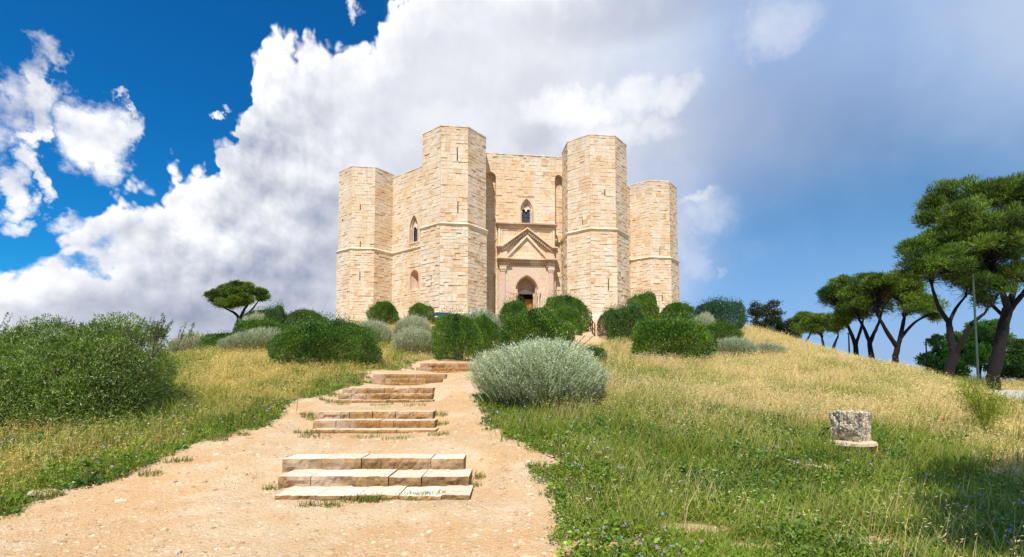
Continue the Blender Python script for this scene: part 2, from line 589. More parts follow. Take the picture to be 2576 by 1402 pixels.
# outline polygons on the ground, traced through the camera once and kept as world polygons
def in_poly(px, py, poly):
    px = np.asarray(px); py = np.asarray(py)
    c = np.zeros(px.shape, dtype=bool)
    n = len(poly)
    for i in range(n):
        x0, y0 = poly[i]; x1, y1 = poly[(i + 1) % n]
        cond = ((y0 > py) != (y1 > py))
        with np.errstate(divide='ignore', invalid='ignore'):
            xx = (x1 - x0) * (py - y0) / (y1 - y0 if y1 != y0 else 1e-9) + x0
        c ^= cond & (px < xx)
    return c


def poly_dist(x, y, poly):
    """signed distance, negative inside"""
    x = np.asarray(x); y = np.asarray(y)
    best = np.full(x.shape, 1e9)
    n = len(poly)
    for i in range(n):
        ax, ay = poly[i]; bx, by = poly[(i + 1) % n]
        vx, vy = bx - ax, by - ay
        t = np.clip(((x - ax) * vx + (y - ay) * vy) / (vx * vx + vy * vy + 1e-12), 0, 1)
        best = np.minimum(best, np.hypot(x - ax - t * vx, y - ay - t * vy))
    return np.where(in_poly(x, y, poly), -best, best)


_left = [(0, 1290), (60, 1232), (290, 1205), (420, 1170), (480, 1120), (560, 1095), (655, 1075), (690, 1040), (760, 1002)]
_right = [(1478, 1400), (1448, 1330), (1440, 1275), (1392, 1200), (1372, 1152), (1262, 1102), (1232, 1063), (1215, 1010)]
PATH = [(-14, -9), (-9, 1.0), (-6.5, 4.2)]
PATH += [tuple(hit(*p)[:2]) for p in _left]
PATH += [(-5.1, 13.2), (-4.9, 14.2), (-5.1, 16.6), (-5.2, 18.2), (-4.6, 20.6), (-4.4, 22.4), (-3.0, 25.4), (-2.2, 27.6), (0.2, 30), (2.2, 32.5), (4.6, 35.2), (5.2, 40), (4, 47), (2, 51),
         (9, 52), (9, 46), (8.2, 39), (7.8, 35), (6.0, 32.8), (3.6, 29.5), (1.8, 26.5), (0.2, 23), (-0.7, 20.0), (-0.9, 16.5), (-0.75, 13.2)]
PATH += [tuple(hit(*p)[:2]) for p in reversed(_right)]
PATH += [(0.3, 2.5), (1.5, 0), (3, -9)]
ROAD = [(13.5, 12.3), (16.3, 16.4), (21.6, 23.4), (26.2, 28.8), (31, 31), (38, 31.8), (52, 31), (60, 28), (50, 17), (36, 6), (26, -6), (7, -6), (6.8, 3), (9, 8)]


# ------------------------------------------------------------------ materials
def new_mat(name, disp=False):
    m = bpy.data.materials.new(name)
    m.use_nodes = True
    m.node_tree.nodes.clear()
    t = NT(m.node_tree)
    o = t.node('ShaderNodeOutputMaterial')
    b = t.node('ShaderNodeBsdfPrincipled')
    t.l.new(b.outputs[0], o.inputs['Surface'])
    return m, t, b, o


def attr(t):
    a = t.node('ShaderNodeAttribute', attribute_name='col')
    return S(t, a.outputs['Color'])


def bump(t, b, h, strength, dist):
    n = t.node('ShaderNodeBump')
    n.inputs['Strength'].default_value = strength
    n.inputs['Distance'].default_value = dist
    t.put(n.inputs['Height'], h)
    t.l.new(n.outputs[0], b.inputs['Normal'])


def geo_pos(t):
    g = t.node('ShaderNodeTexCoord')
    return S(t, g.outputs['Object'])


def m_leaf(name, rough=0.55, trans=0.3, vary=0.25, spec=0.3):
    m, t, b, o = new_mat(name)
    c = attr(t)
    oi = t.node('ShaderNodeObjectInfo')
    r = S(t, oi.outputs['Random'])
    n = t.noise(geo_pos(t), 1.3, 2, 0.5)
    c = t.mix(1.0, c, t.mix(n, (1 - vary, 1 - vary, 1 - vary), (1 + vary, 1 + vary * .9, 1 + vary * .6)), 'MULTIPLY')
    c = t.mix(1.0, c, t.mix(r, (0.86, 0.92, 0.9), (1.14, 1.06, 1.0)), 'MULTIPLY')
    t.put(b.inputs['Base Color'], c)
    b.inputs['Roughness'].default_value = rough
    b.inputs['Specular IOR Level'].default_value = spec
    tr = t.node('ShaderNodeBsdfTranslucent')
    tc = t.mix(1.0, c, (1.15, 1.25, 0.55), 'MULTIPLY')
    t.put(tr.inputs['Color'], tc)
    mx = t.node('ShaderNodeMixShader')
    mx.inputs[0].default_value = trans
    t.l.new(b.outputs[0], mx.inputs[1]); t.l.new(tr.outputs[0], mx.inputs[2])
    t.l.new(mx.outputs[0], o.inputs['Surface'])
    return m


def m_stone(name, tint=(1, 1, 1), stain=1.0, bumps=0.5):
    """weathered limestone: block colour from the mesh, stains and grain on top"""
    m, t, b, o = new_mat(name)
    P = geo_pos(t)
    c = attr(t)
    n1 = t.noise(P, 0.35, 5, 0.6)
    n2 = t.noise(t.vm('MULTIPLY', P, (1.0, 1.0, 0.25)), 0.9, 4, 0.6)
    n3 = t.noise(P, 7.0, 4, 0.65)
    c = t.mix(t.smooth(n1, 0.43, 0.62) * 0.50 * stain, c, (0.64, 0.42, 0.22, 1))
    c = t.mix(t.smooth(n2, 0.47, 0.66) * 0.55 * stain, c, (0.74, 0.64, 0.54, 1))
    c = t.mix(t.smooth(n3, 0.56, 0.80) * 0.3, c, (0.38, 0.26, 0.16, 1))
    sp = t.node('ShaderNodeSeparateXYZ'); t.put(sp.inputs[0], P)
    streak = t.noise(t.vm('MULTIPLY', P, (1.6, 1.6, 0.10)), 1.0, 4, 0.6)
    zt = S(t, sp.outputs[2])
    top = t.smooth(zt + n1 * 3.0, 20.5, 23.5) * t.smooth(streak, 0.38, 0.6) * 0.5
    c = t.mix(top * stain, c, (0.50, 0.44, 0.36, 1))
    c = t.mix(t.smooth(streak, 0.54, 0.70) * 0.30 * stain, c, (0.52, 0.37, 0.22, 1))
    c = t.mix(1.0, c, (*tint, 1), 'MULTIPLY')
    t.put(b.inputs['Base Color'], c)
    b.inputs['Roughness'].default_value = 0.9
    b.inputs['Specular IOR Level'].default_value = 0.15
    bump(t, b, n3 + t.noise(P, 2.2, 3, 0.5), bumps, 0.06)
    return m


def m_plain(name, col, rough=0.8, metal=0.0, noise=0.15, scale=6.0, bumpd=0.0, usecol=False):
    m, t, b, o = new_mat(name)
    P = geo_pos(t)
    n = t.noise(P, scale, 4, 0.6)
    base = attr(t) if usecol else (*col, 1)
    c = t.mix(1.0, base, t.mix(n, (1 - noise,) * 3, (1 + noise,) * 3), 'MULTIPLY')
    if usecol: c = t.mix(1.0, c, (*col, 1), 'MULTIPLY')
    t.put(b.inputs['Base Color'], c)
    b.inputs['Roughness'].default_value = rough
    b.inputs['Metallic'].default_value = metal
    b.inputs['Specular IOR Level'].default_value = 0.3
    if bumpd: bump(t, b, n, 0.6, bumpd)
    return m


def m_ground(name):
    """sandy limestone track, soil and litter; the mesh colour carries how bare the ground is (R), how dry (G), road (B)"""
    m, t, b, o = new_mat(name)
    P = geo_pos(t)
    a = attr(t)
    sep = t.node('ShaderNodeSeparateColor')
    t.put(sep.inputs[0], a)
    bare, dry, road = (S(t, sep.outputs[i]) for i in range(3))
    nbig = t.noise(P, 0.45, 5, 0.55)
    nmid = t.noise(P, 2.6, 5, 0.6)
    nfine = t.noise(P, 26.0, 4, 0.6)
    Pd = t.vm('ADD', P, t.vm('SCALE', t.noise(P, 9.0, 3, 0.6, color=True), scale=0.12))
    peb = t.voro(Pd, 24.0, 'F1')
    pebc = t.voro(Pd, 24.0, 'F1', out='Color')
    sand = t.mix(t.smooth(nbig, 0.44, 0.56), (0.575, 0.37, 0.19, 1), (0.605, 0.44, 0.265, 1))
    sand = t.mix(t.smooth(nmid, 0.48, 0.72) * 0.55, sand, (0.56, 0.32, 0.14, 1))
    sand = t.mix(t.smooth(nmid, 0.50, 0.30) * 0.5, sand, (0.68, 0.54, 0.37, 1))
    sand = t.mix(t.smooth(nfine, 0.52, 0.70) * 0.55, sand, (0.42, 0.26, 0.14, 1))
    sand = t.mix(t.smooth(peb, 0.30, 0.12) * t.smooth(pebc, 0.3, 0.8) * 0.6, sand, (0.66, 0.53, 0.37, 1))
    soil = t.mix(nmid, (0.10, 0.085, 0.035, 1), (0.19, 0.135, 0.06, 1))
    straw = t.mix(nmid, (0.36, 0.27, 0.10, 1), (0.50, 0.37, 0.16, 1))
    veg = t.mix(dry, soil, straw)
    edge = t.smooth(bare + (nmid - 0.5) * 0.8, 0.35, 0.65)
    c = t.mix(edge, veg, sand)
    asph = t.mix(nfine, (0.42, 0.38, 0.34, 1), (0.56, 0.51, 0.46, 1))
    c = t.mix(road, c, asph)
    t.put(b.inputs['Base Color'], c)
    b.inputs['Roughness'].default_value = 0.95
    b.inputs['Specular IOR Level'].default_value = 0.1
    h = nfine * 1.0 + t.smooth(peb, 0.35, 0.05) * 0.18 * pebc + nmid * 0.8
    bump(t, b, h, 0.8, 0.045)
    return m


M = {
    'ground': m_ground('ground_material'),
    'stone': m_stone('castle_limestone'),
    'pink': m_stone('portal_breccia', tint=(1.0, 1.0, 1.0), stain=0.25, bumps=0.8),
    'step': m_stone('step_stone', stain=0.5, bumps=0.9),
    'leaf': m_leaf('shrub_leaves', 0.42, 0.28, spec=0.45),
    'greyleaf': m_leaf('grey_sprigs', 0.7, 0.25, vary=0.10, spec=0.15),
    'grass': m_leaf('grass_blades', 0.6, 0.35, vary=0.18, spec=0.2),
    'needle': m_leaf('pine_needles', 0.55, 0.20, vary=0.3, spec=0.25),
    'bark': m_plain('bark', (0.013, 0.010, 0.010), 0.95, noise=0.6, scale=5, bumpd=0.05),
    'twig': m_plain('twig', (0.14, 0.10, 0.07), 0.9, noise=0.4),
    'dark': m_plain('painted_shade_and_print', (0.022, 0.018, 0.017), 0.9),  # dark colour painted for the shade in openings, also the sign's lettering
    'glass': m_plain('window_glass', (0.05, 0.065, 0.10), 0.12, noise=0.25, scale=2.0),
    'wood': m_plain('door_wood', (0.50, 0.19, 0.03), 0.6, noise=0.35, scale=3, bumpd=0.01),
    'darkwood': m_plain('weathered_wood', (0.10, 0.07, 0.05), 0.85, noise=0.4, bumpd=0.01),
    'white': m_plain('white_paint', (0.75, 0.75, 0.73), 0.5),
    'polegreen': m_plain('pole_paint', (0.06, 0.09, 0.065), 0.5, 0.3),
    'poledark': m_plain('pole_dark', (0.03, 0.03, 0.035), 0.5, 0.4),
    'carpaint': m_plain('silver_car_paint', (0.50, 0.55, 0.62), 0.25, 0.5, noise=0.03),
    'rubber': m_plain('rubber', (0.02, 0.02, 0.02), 0.8),
    'flower': m_leaf('petals', 0.6, 0.35, vary=0.1),
    'ochre': m_plain('ochre_stone', (0.62, 0.36, 0.08), 0.9, noise=.3, bumpd=.02),
    'gravelstone': m_plain('buff_stone', (0.66, 0.55, 0.40), 0.9, noise=.25, scale=9, bumpd=.02),
    'gravel': m_plain('gravel_stone', (1, 1, 1), 0.9, noise=0.2, scale=14, usecol=True, bumpd=0.004),
}
#@@END_SETUP

# ------------------------------------------------------------------ ground, path, road: one sheet split by kind
def build_ground():
    def ax(segs):
        out = []
        for a, b, s in segs:
            out += list(np.arange(a, b - 1e-6, s))
        return np.array(out + [segs[-1][1]])
    xs = ax([(-7000, -1500, 1100), (-1500, -300, 200), (-300, -90, 35), (-90, -30, 3), (-30, -12, 0.7), (-12, 14, 0.13), (14, 40, 0.4), (40, 90, 2.5), (90, 300, 35), (300, 1500, 200), (1500, 7000, 1100)])
    ys = ax([(-3000, -300, 540), (-300, -12, 36), (-12, 2, 0.6), (2, 22, 0.13), (22, 45, 0.3), (45, 70, 1.0), (70, 130, 3), (130, 400, 30), (400, 1600, 200), (1600, 8000, 1280)])
    X, Y = np.meshgrid(xs, ys)
    Z = terrain(X, Y)
    nx, ny = len(xs), len(ys)
    V = np.stack([X, Y, Z], -1).reshape(-1, 3)
    near = (np.abs(V[:, 0]) < 70) & (V[:, 1] > -12) & (V[:, 1] < 70)
    dp = np.full(len(V), 9.0); dr = np.full(len(V), 9.0)
    dp[near] = poly_dist(V[near, 0], V[near, 1], PATH)
    dr[near] = poly_dist(V[near, 0], V[near, 1], ROAD)
    dp += (fbm(V[:, 0] * 1.2, V[:, 1] * 1.2, 21) - 0.5) * 0.9
    pxx, pyy = project(V[:, 0], V[:, 1], V[:, 2])
    dry = 0.25 + 0.75 * dryness(V[:, 0], V[:, 1], V[:, 2])
    bare = 1 - sstep(dp, -0.15, 0.30)
    # small bare patches in the weeds
    for bx, by, br in BARE:
        q = np.hypot((V[:, 0] - bx) / 1.7, V[:, 1] - by)
        bare = np.maximum(bare, 1 - sstep(q, br * 0.7, br))
    col = np.stack([bare, dry, 1 - sstep(dr, -0.1, 0.15)], -1)
    idx = np.arange(nx * ny).reshape(ny, nx)
    q = np.stack([idx[:-1, :-1], idx[:-1, 1:], idx[1:, 1:], idx[1:, :-1]], -1).reshape(-1, 4)
    cx = V[q, 0].mean(1); cy = V[q, 1].mean(1)
    fp = dp[q].mean(1); fr = dr[q].mean(1)
    isr = fr < 0
    isp = (fp < 0.05) & ~isr
    for name, sel, kind in (('ground', ~isp & ~isr, 'structure'), ('path', isp, 'structure'), ('road', isr, 'structure')):
        f = q[sel]
        u, inv = np.unique(f, return_inverse=True)
        np_mesh(name, V[u], [inv.reshape(-1, 4)], col[u], M['ground'], smooth=True)
        bpy.data.objects[name]['kind'] = kind


def dryness(x, y, z):
    """0 = fresh green, 1 = straw; read off the photograph's zones"""
    px, py = project(x, y, z)
    px = np.where(y > 1, px, 0)
    py = np.where(y > 1, py, 1400)
    n = (fbm(x * 0.55, y * 0.55, 31) - 0.5) * 2
    n2 = (fbm(x * 2.2, y * 2.2, 37) - 0.5) * 2
    # right field
    lim = np.interp(px, [1200, 1450, 1700, 2100, 2400, 2576, 2900], [930, 1040, 1085, 1050, 1110, 1260, 1300])
    r = 1 - sstep(py + n * 70 + n2 * 35, lim - 70, lim + 55)
    r = r * (1 - 0.45 * sstep(px, 1900, 1650) * sstep(py, 900, 960))
    lim2 = np.interp(px, [0, 450, 600, 800, 950, 1000, 1200], [1160, 1050, 1035, 985, 930, 915, 870])
    l = 1 - sstep(py + n * 60 + n2 * 40, lim2 - 45, lim2 + 50)
    kk = sstep(px + n * 60, 560, 380)
    l = l * (1 - kk) + np.clip(0.45 + n * 0.7, 0, 1) * sstep(py, 1040, 1090) * kk
    mid = 0.75 + 0.25 * n
    k1 = sstep(px + n * 50, 1120, 1280)
    out = l * (1 - k1) + r * k1
    k2 = sstep(py + n2 * 15, 950, 915) * sstep(px, 900, 1000) * sstep(px, 1700, 1550)
    out = out * (1 - k2) + np.clip(mid, 0, 1) * k2
    return np.clip(out, 0, 1)


BARE = []
for p, rr in (((2040, 1176), 0.30), ((1750, 1335), 0.26), ((2180, 1372), 0.3), ((1560, 1378), 0.2), ((1490, 1385), 0.2), ((1900, 1380), 0.2), ((2230, 1172), 0.14), ((2560, 1190), 0.35)):
    h_ = hit(*p)
    BARE.append((h_[0], h_[1], rr))
build_ground()

# ------------------------------------------------------------------ stone steps
def rough_block(mb, x0, x1, y0, y1, z0, z1, amp, col, r, tilt=0.0):
    nx = max(3, int((x1 - x0) / 0.045)); nz = 5
    G = []
    ph = r.uniform(0, 50)
    for j in range(nz + 1):
        row = []
        for i in range(nx + 1):
            u, v = i / nx, j / nz
            e = min(1, 4 * min(u, 1 - u) + 0.25) * (1 if j < nz else 0.35)
            d = amp * e * ((vnoise(ph + u * (x1 - x0) * 9, v * 3 + ph, 4) - .45) * 1.9 + r.uniform(-0.3, 0.3)) * (1.2 if j in (1, 2) else 0.7)
            row.append((x0 + u * (x1 - x0) + r.uniform(-.004, .004), y0 - float(d) + tilt * (u - .5), z0 + v * (z1 - z0) + (r.uniform(-.004, .004) if j == nz else 0)))
        G.append(row)
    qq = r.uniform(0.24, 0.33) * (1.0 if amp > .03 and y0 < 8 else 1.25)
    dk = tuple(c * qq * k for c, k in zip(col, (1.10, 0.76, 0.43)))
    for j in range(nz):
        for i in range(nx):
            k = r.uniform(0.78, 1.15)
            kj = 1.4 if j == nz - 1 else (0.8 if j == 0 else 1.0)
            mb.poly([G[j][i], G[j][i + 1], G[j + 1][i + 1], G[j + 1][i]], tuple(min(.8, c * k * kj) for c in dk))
    zz = lambda p: p[2]
    back = [(p[0], y1, z1 + 0.004 * r.uniform(-1, 1)) for p in G[nz]]
    for i in range(nx):
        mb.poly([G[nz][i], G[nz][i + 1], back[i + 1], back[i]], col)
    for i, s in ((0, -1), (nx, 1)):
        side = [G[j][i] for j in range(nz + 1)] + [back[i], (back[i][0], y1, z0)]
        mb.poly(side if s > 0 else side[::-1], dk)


FLNAMES = ['broad foreground', 'second', 'third', 'fourth', 'fifth', 'topmost']
FLLABEL = ['lowest and nearest flight of three broad pale stone steps in the sandy path',
           'second flight of three stone steps up the path, just behind the nearest flight',
           'third flight of stone steps from the front, rough risers and weeds at its left end',
           'fourth flight of three stone steps from the front, narrow smooth risers beside bare earth',
           'fifth flight of stone steps, running up to the silvery shrub from its left',
           'highest and farthest flight of stone steps, partly hidden behind the silvery shrub']
rs = random.Random(5)
for fi, (rows, foot) in enumerate(STAIRS):
    (a0, b0, y0, z0) = rows[0]
    root = empty('stone_steps', ((a0 + b0) / 2, y0, foot - 0.1))
    tag(root, FLLABEL[fi], 'steps', 'flights of stone steps up the hill')
    prev = foot
    for si, (a, b, y, z) in enumerate(rows):
        mb = MB()
        depth = (rows[si + 1][2] - y) if si < 2 else 0.40
        x = a
        n = 5 + (fi * 7 + si * 3) % 3
        cuts = sorted([a + (b - a) * (k + rs.uniform(-.3, .3)) / n for k in range(1, n)])
        xs = [a] + cuts + [b]
        smooth_face = (fi == 1 and si < 2) or fi == 3 or (fi == 5)
        for k in range(n):
            pal = rs.choice([(0.70, 0.60, 0.46), (0.67, 0.57, 0.43), (0.73, 0.64, 0.51), (0.69, 0.57, 0.42)])
            if fi > 0: pal = tuple(c * q for c, q in zip(pal, (0.95, 0.87, 0.76)))
            kq = rs.uniform(.92, 1.06); pal = tuple(c * kq for c in pal)
            dy = rs.uniform(-.02, .02)
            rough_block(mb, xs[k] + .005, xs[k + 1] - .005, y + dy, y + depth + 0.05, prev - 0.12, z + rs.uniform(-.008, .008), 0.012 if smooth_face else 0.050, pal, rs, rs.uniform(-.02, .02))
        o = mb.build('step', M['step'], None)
        o.data.transform(Matrix.Translation(-Vector(root.location)))
        o.parent = root
        prev = z
#@@END_STEPS

# ------------------------------------------------------------------ castle
TH = R(6.66)
CC = np.array([-0.753, 76.54])
ZB = 7.0
APO, CR = 18.62, 21.65
RT = 3.823                      # tower circumradius above the string course
ZT, ZW, ZS = 29.005 - ZB, 28.42 - ZB, 18.077 - ZB
castle = empty('castle', (CC[0], CC[1], ZB), TH)
tag(castle, 'octagonal pale limestone castle with eight corner towers on the hilltop', 'castle')
ca, sa = math.cos(TH), math.sin(TH)


def to_local(p):
    x, y = p[0] - CC[0], p[1] - CC[1]
    return np.array([x * ca + y * sa, -x * sa + y * ca, p[2] - ZB])


class Fr:
    """frame of a vertical wall: u along it to the viewer's right, z up, d outwards"""
    def __init__(s, ang, apo, c=(0, 0)):
        a = R(ang)
        s.n = np.array([math.cos(a), math.sin(a), 0.0])
        s.t = np.array([-math.sin(a), math.cos(a), 0.0])
        s.o = np.array([c[0], c[1], 0.0]) + s.n * apo

    def P(s, u, z, d=0.0): return tuple(s.o + s.t * u + s.n * d + np.array([0, 0, z]))

    def uz(s, px, py, d=0.0):
        """place on the wall seen through a place of the photograph"""
        r = ray(px, py)
        e = to_local(EYE)
        rl = np.array([r[0] * ca + r[1] * sa, -r[0] * sa + r[1] * ca, r[2]])
        k = ((s.o + s.n * d - e) @ s.n) / (rl @ s.n)
        q = e + rl * k
        return float((q - s.o) @ s.t), float(q[2])

    def shift(s, d):
        f = Fr.__new__(Fr); f.n, f.t, f.o = s.n, s.t, s.o + s.n * d
        return f


PAL = [(0.71, 0.57, 0.41), (0.72, 0.585, 0.425), (0.69, 0.545, 0.385), (0.73, 0.605, 0.45), (0.70, 0.555, 0.395), (0.715, 0.58, 0.42)]


def stone_col(r, rough):
    q = r.random()
    c = r.choice(PAL)
    if q < 0.03: c = (0.58, 0.39, 0.22)
    elif q < 0.11 : c = (0.63, 0.45, 0.28)
    elif q < 0.17: c = (0.70, 0.61, 0.49)
    elif q < 0.175: c = (0.52, 0.37, 0.25)
    k = r.uniform(0.965, 1.03)
    return tuple(v * k for v in c)


def ashlar(mb, F, u0, u1, z0, z1, openings=(), rough=0.5, seed=0, course=(0.30, 0.50)):
    """real courses of separate stones, each set a little proud or back of its neighbours"""
    r = random.Random(seed)
    z = z0
    while z < z1 - 0.02:
        h = r.uniform(*course)
        if z1 - (z + h) < 0.2: h = z1 - z
        segs = [(u0, u1)]
        for (a, b, c, d) in openings:
            if c < z + h * 0.6 and d > z + h * 0.4:
                ns = []
                for s0, s1 in segs:
                    if b <= s0 or a >= s1: ns.append((s0, s1)); continue
                    if a > s0: ns.append((s0, a))
                    if b < s1: ns.append((b, s1))
                segs = ns
        for s0, s1 in segs:
            u = s0
            off0 = r.uniform(-.3, 0)
            first = True
            while u < s1 - 0.01:
                w = r.uniform(0.36, 0.85) * (0.6 + h)
                if first: w = max(0.22, w + off0); first = False
                if s1 - (u + w) < 0.22: w = s1 - u
                split = (r.random() < 0.14 and h > 0.42)
                for (za, zb) in (((z, z + h * 0.5), (z + h * 0.5, z + h)) if split else ((z, z + h),)):
                    g = 0.006
                    o = r.uniform(0, 0.022) * (0.5 + rough) + (r.uniform(0.02, 0.07) * rough if r.random() < 0.15 else 0)
                    if r.random() < 0.10 * rough: o = -0.028
                    j = 0.012 + 0.03 * rough
                    uu0, uu1, zz0, zz1 = u + g, u + w - g, za + g, zb - g
                    if r.random() < 0.22 * rough: zz0 += r.uniform(0, 0.045)
                    dd = [o + r.uniform(0, j) * rough for _ in range(4)]
                    if r.random() < 0.35: dd[0] += 0.03 * rough; dd[1] += 0.03 * rough
                    col = stone_col(r, rough)
                    jz = lambda: r.uniform(-.012, .012) * rough
                    fr = [F.P(uu0, zz0 + jz(), dd[0]), F.P(uu1, zz0 + jz(), dd[1]), F.P(uu1, zz1 + jz(), dd[2]), F.P(uu0, zz1 + jz(), dd[3])]
                    bk = [F.P(uu0, zz0, -.05), F.P(uu1, zz0, -.05), F.P(uu1, zz1, -.05), F.P(uu0, zz1, -.05)]
                    i = len(mb.v)
                    mb.v += fr + bk
                    mb.c += [col] * 8
                    mb.f.append((i, i + 1, i + 2, i + 3))
                    for k in range(4):
                        k2 = (k + 1) % 4
                        mb.f.append((i + k2, i + k, i + 4 + k, i + 4 + k2))
                u += w
        z += h


def fbox(mb, F, u0, u1, z0, z1, d0, d1, col=(.68, .54, .37)):
    a = [F.P(u0, z0, d0), F.P(u1, z0, d0), F.P(u1, z1, d0), F.P(u0, z1, d0)]
    b = [F.P(u0, z0, d1), F.P(u1, z0, d1), F.P(u1, z1, d1), F.P(u0, z1, d1)]
    mb.hull(a, b, col)


def fpoly(mb, F, pts, d0, d1, col=(.68, .54, .37)):
    mb.hull([F.P(u, z, d0) for u, z in pts], [F.P(u, z, d1) for u, z in pts], col)


def arch_z(x, hw, H):
    """height over the springing of an arch, |x|<=1 ; H = apex height / half width"""
    H = max(H, 1.0)
    c = (H * H - 1) / 2
    x = min(1, abs(x))
    return math.sqrt(max(0, (1 + c) ** 2 - (x + c) ** 2)) * hw


def arch_fill(mb, F, u0, u1, z0, z1, uc, hw, zs, za, d0, d1, col, N=14):
    """wall panel pierced by an arched opening"""
    if uc - hw > u0 + 1e-4: fbox(mb, F, u0, uc - hw, z0, z1, d0, d1, col)
    if u1 > uc + hw + 1e-4: fbox(mb, F, uc + hw, u1, z0, z1, d0, d1, col)
    H = (za - zs) / hw
    xs = [math.sin((-1 + 2 * k / N) * math.pi / 2) for k in range(N + 1)]
    for a, b in zip(xs, xs[1:]):
        ua, ub = uc + a * hw, uc + b * hw
        pa, pb = zs + arch_z(a, hw, H), zs + arch_z(b, hw, H)
        fpoly(mb, F, [(ua, pa), (ub, pb), (ub, z1), (ua, z1)], d0, d1, col)


def arch_ring(mb, F, uc, hw, zs, za, th, d0, d1, col, N=14, legs=None):
    H = (za - zs) / hw
    xs = [math.sin((-1 + 2 * k / N) * math.pi / 2) for k in range(N + 1)]
    H2 = (za + th - zs) / (hw + th)
    inn = [(uc + x * hw, zs + arch_z(x, hw, H)) for x in xs]
    out = [(uc + x * (hw + th), zs + arch_z(x, hw + th, H2)) for x in xs]
    for k in range(N):
        fpoly(mb, F, [inn[k], inn[k + 1], out[k + 1], out[k]], d0, d1, col)
    if legs is not None:
        fbox(mb, F, uc - hw - th, uc - hw, legs, zs, d0, d1, col)
        fbox(mb, F, uc + hw, uc + hw + th, legs, zs, d0, d1, col)


def arch_face(mb, F, uc, hw, z0, zs, za, d, col, N=14):
    """flat arched panel (glass, back of a recess), 3 cm thick"""
    H = (za - zs) / hw
    pts = [(uc - hw, z0), (uc + hw, z0)]
    for k in range(N + 1):
        x = math.sin((1 - 2 * k / N) * math.pi / 2)
        pts.append((uc + x * hw, zs + arch_z(x, hw, H)))
    fpoly(mb, F, pts, d - 0.03, d, col)


# --- main wall: eight sides
wall = MB()
HALF = 5.1
BK = (.50, .38, .24)
FF = Fr(-90, APO)
FLW = Fr(-135, APO)
_, znl = FF.uz(1238, 432); _, znr = FF.uz(1408, 440)
UNL = FF.uz(1247.5, 600)[0]; UNR = FF.uz(1396.5, 600)[0]
# portal region in the front wall
PU0, PZT = FF.uz(1247, 563, 0.5); PU1, _ = FF.uz(1402, 566, 0.5)
PZT = (PZT + FF.uz(1402, 567, 0.5)[1]) / 2
wu0, wz0 = FF.uz(1303, 562); wu1, wz1 = FF.uz(1345.5, 497.5)
UC = (wu0 + wu1) / 2
lw0, lz1 = FLW.uz(1029.5, 541); lw1, lz0 = FLW.uz(1056, 606)
aw0, az1 = FLW.uz(1033.5, 681); aw1, az0 = FLW.uz(1053, 727)
ashlar(wall, FF, UNL, UNR, 0, ZW, [(wu0, wu1, wz0, wz1), (PU0 + .25, PU1 - .25, 0, PZT - .1)], 0.45, 101)
ashlar(wall, FF, -HALF, UNL, znl + .25, ZW, [], 0.45, 102)
ashlar(wall, FF, UNR, HALF, znr + .25, ZW, [], 0.45, 103)
fbox(wall, FF, UNL, wu0, 0, ZW - .01, -.9, -.04, BK)
fbox(wall, FF, wu1, UNR, 0, ZW - .01, -.9, -.04, BK)
fbox(wall, FF, wu0, wu1, wz1, ZW - .01, -.9, -.04, BK)
fbox(wall, FF, wu0, wu1, PZT - .3, wz0, -.9, -.04, BK)
fbox(wall, FF, -HALF, UNL - .002, znl + .2, ZW - .01, -.9, -.04, BK)
fbox(wall, FF, UNR + .002, HALF, znr + .2, ZW - .01, -.9, -.04, BK)
for u0, u1, uc, hw, za in ((-HALF, UNL, (-4.75 + UNL) / 2, (UNL + 4.75) / 2 - .02, znl), (UNR, HALF, (4.75 + UNR) / 2, (4.75 - UNR) / 2 - .02, znr)):
    arch_fill(wall, FF, u0 + (0 if u0 < 0 else .01), u1 - (.01 if u0 < 0 else 0), za - hw - .02, za + .25, uc, hw, za - hw, za, -.7, .02, (.68, .53, .36))
G = FF.shift(-0.7)
ashlar(wall, G, -HALF, UNL - .03, 0, znl + .2, [], 0.5, 104)
ashlar(wall, G, UNR + .03, HALF, 0, znr + .2, [], 0.5, 105)
fbox(wall, G, -HALF, UNL - .03, 0, znl + .3, -.3, -.04, BK)
fbox(wall, G, UNR + .03, HALF, 0, znr + .3, -.3, -.04, BK)
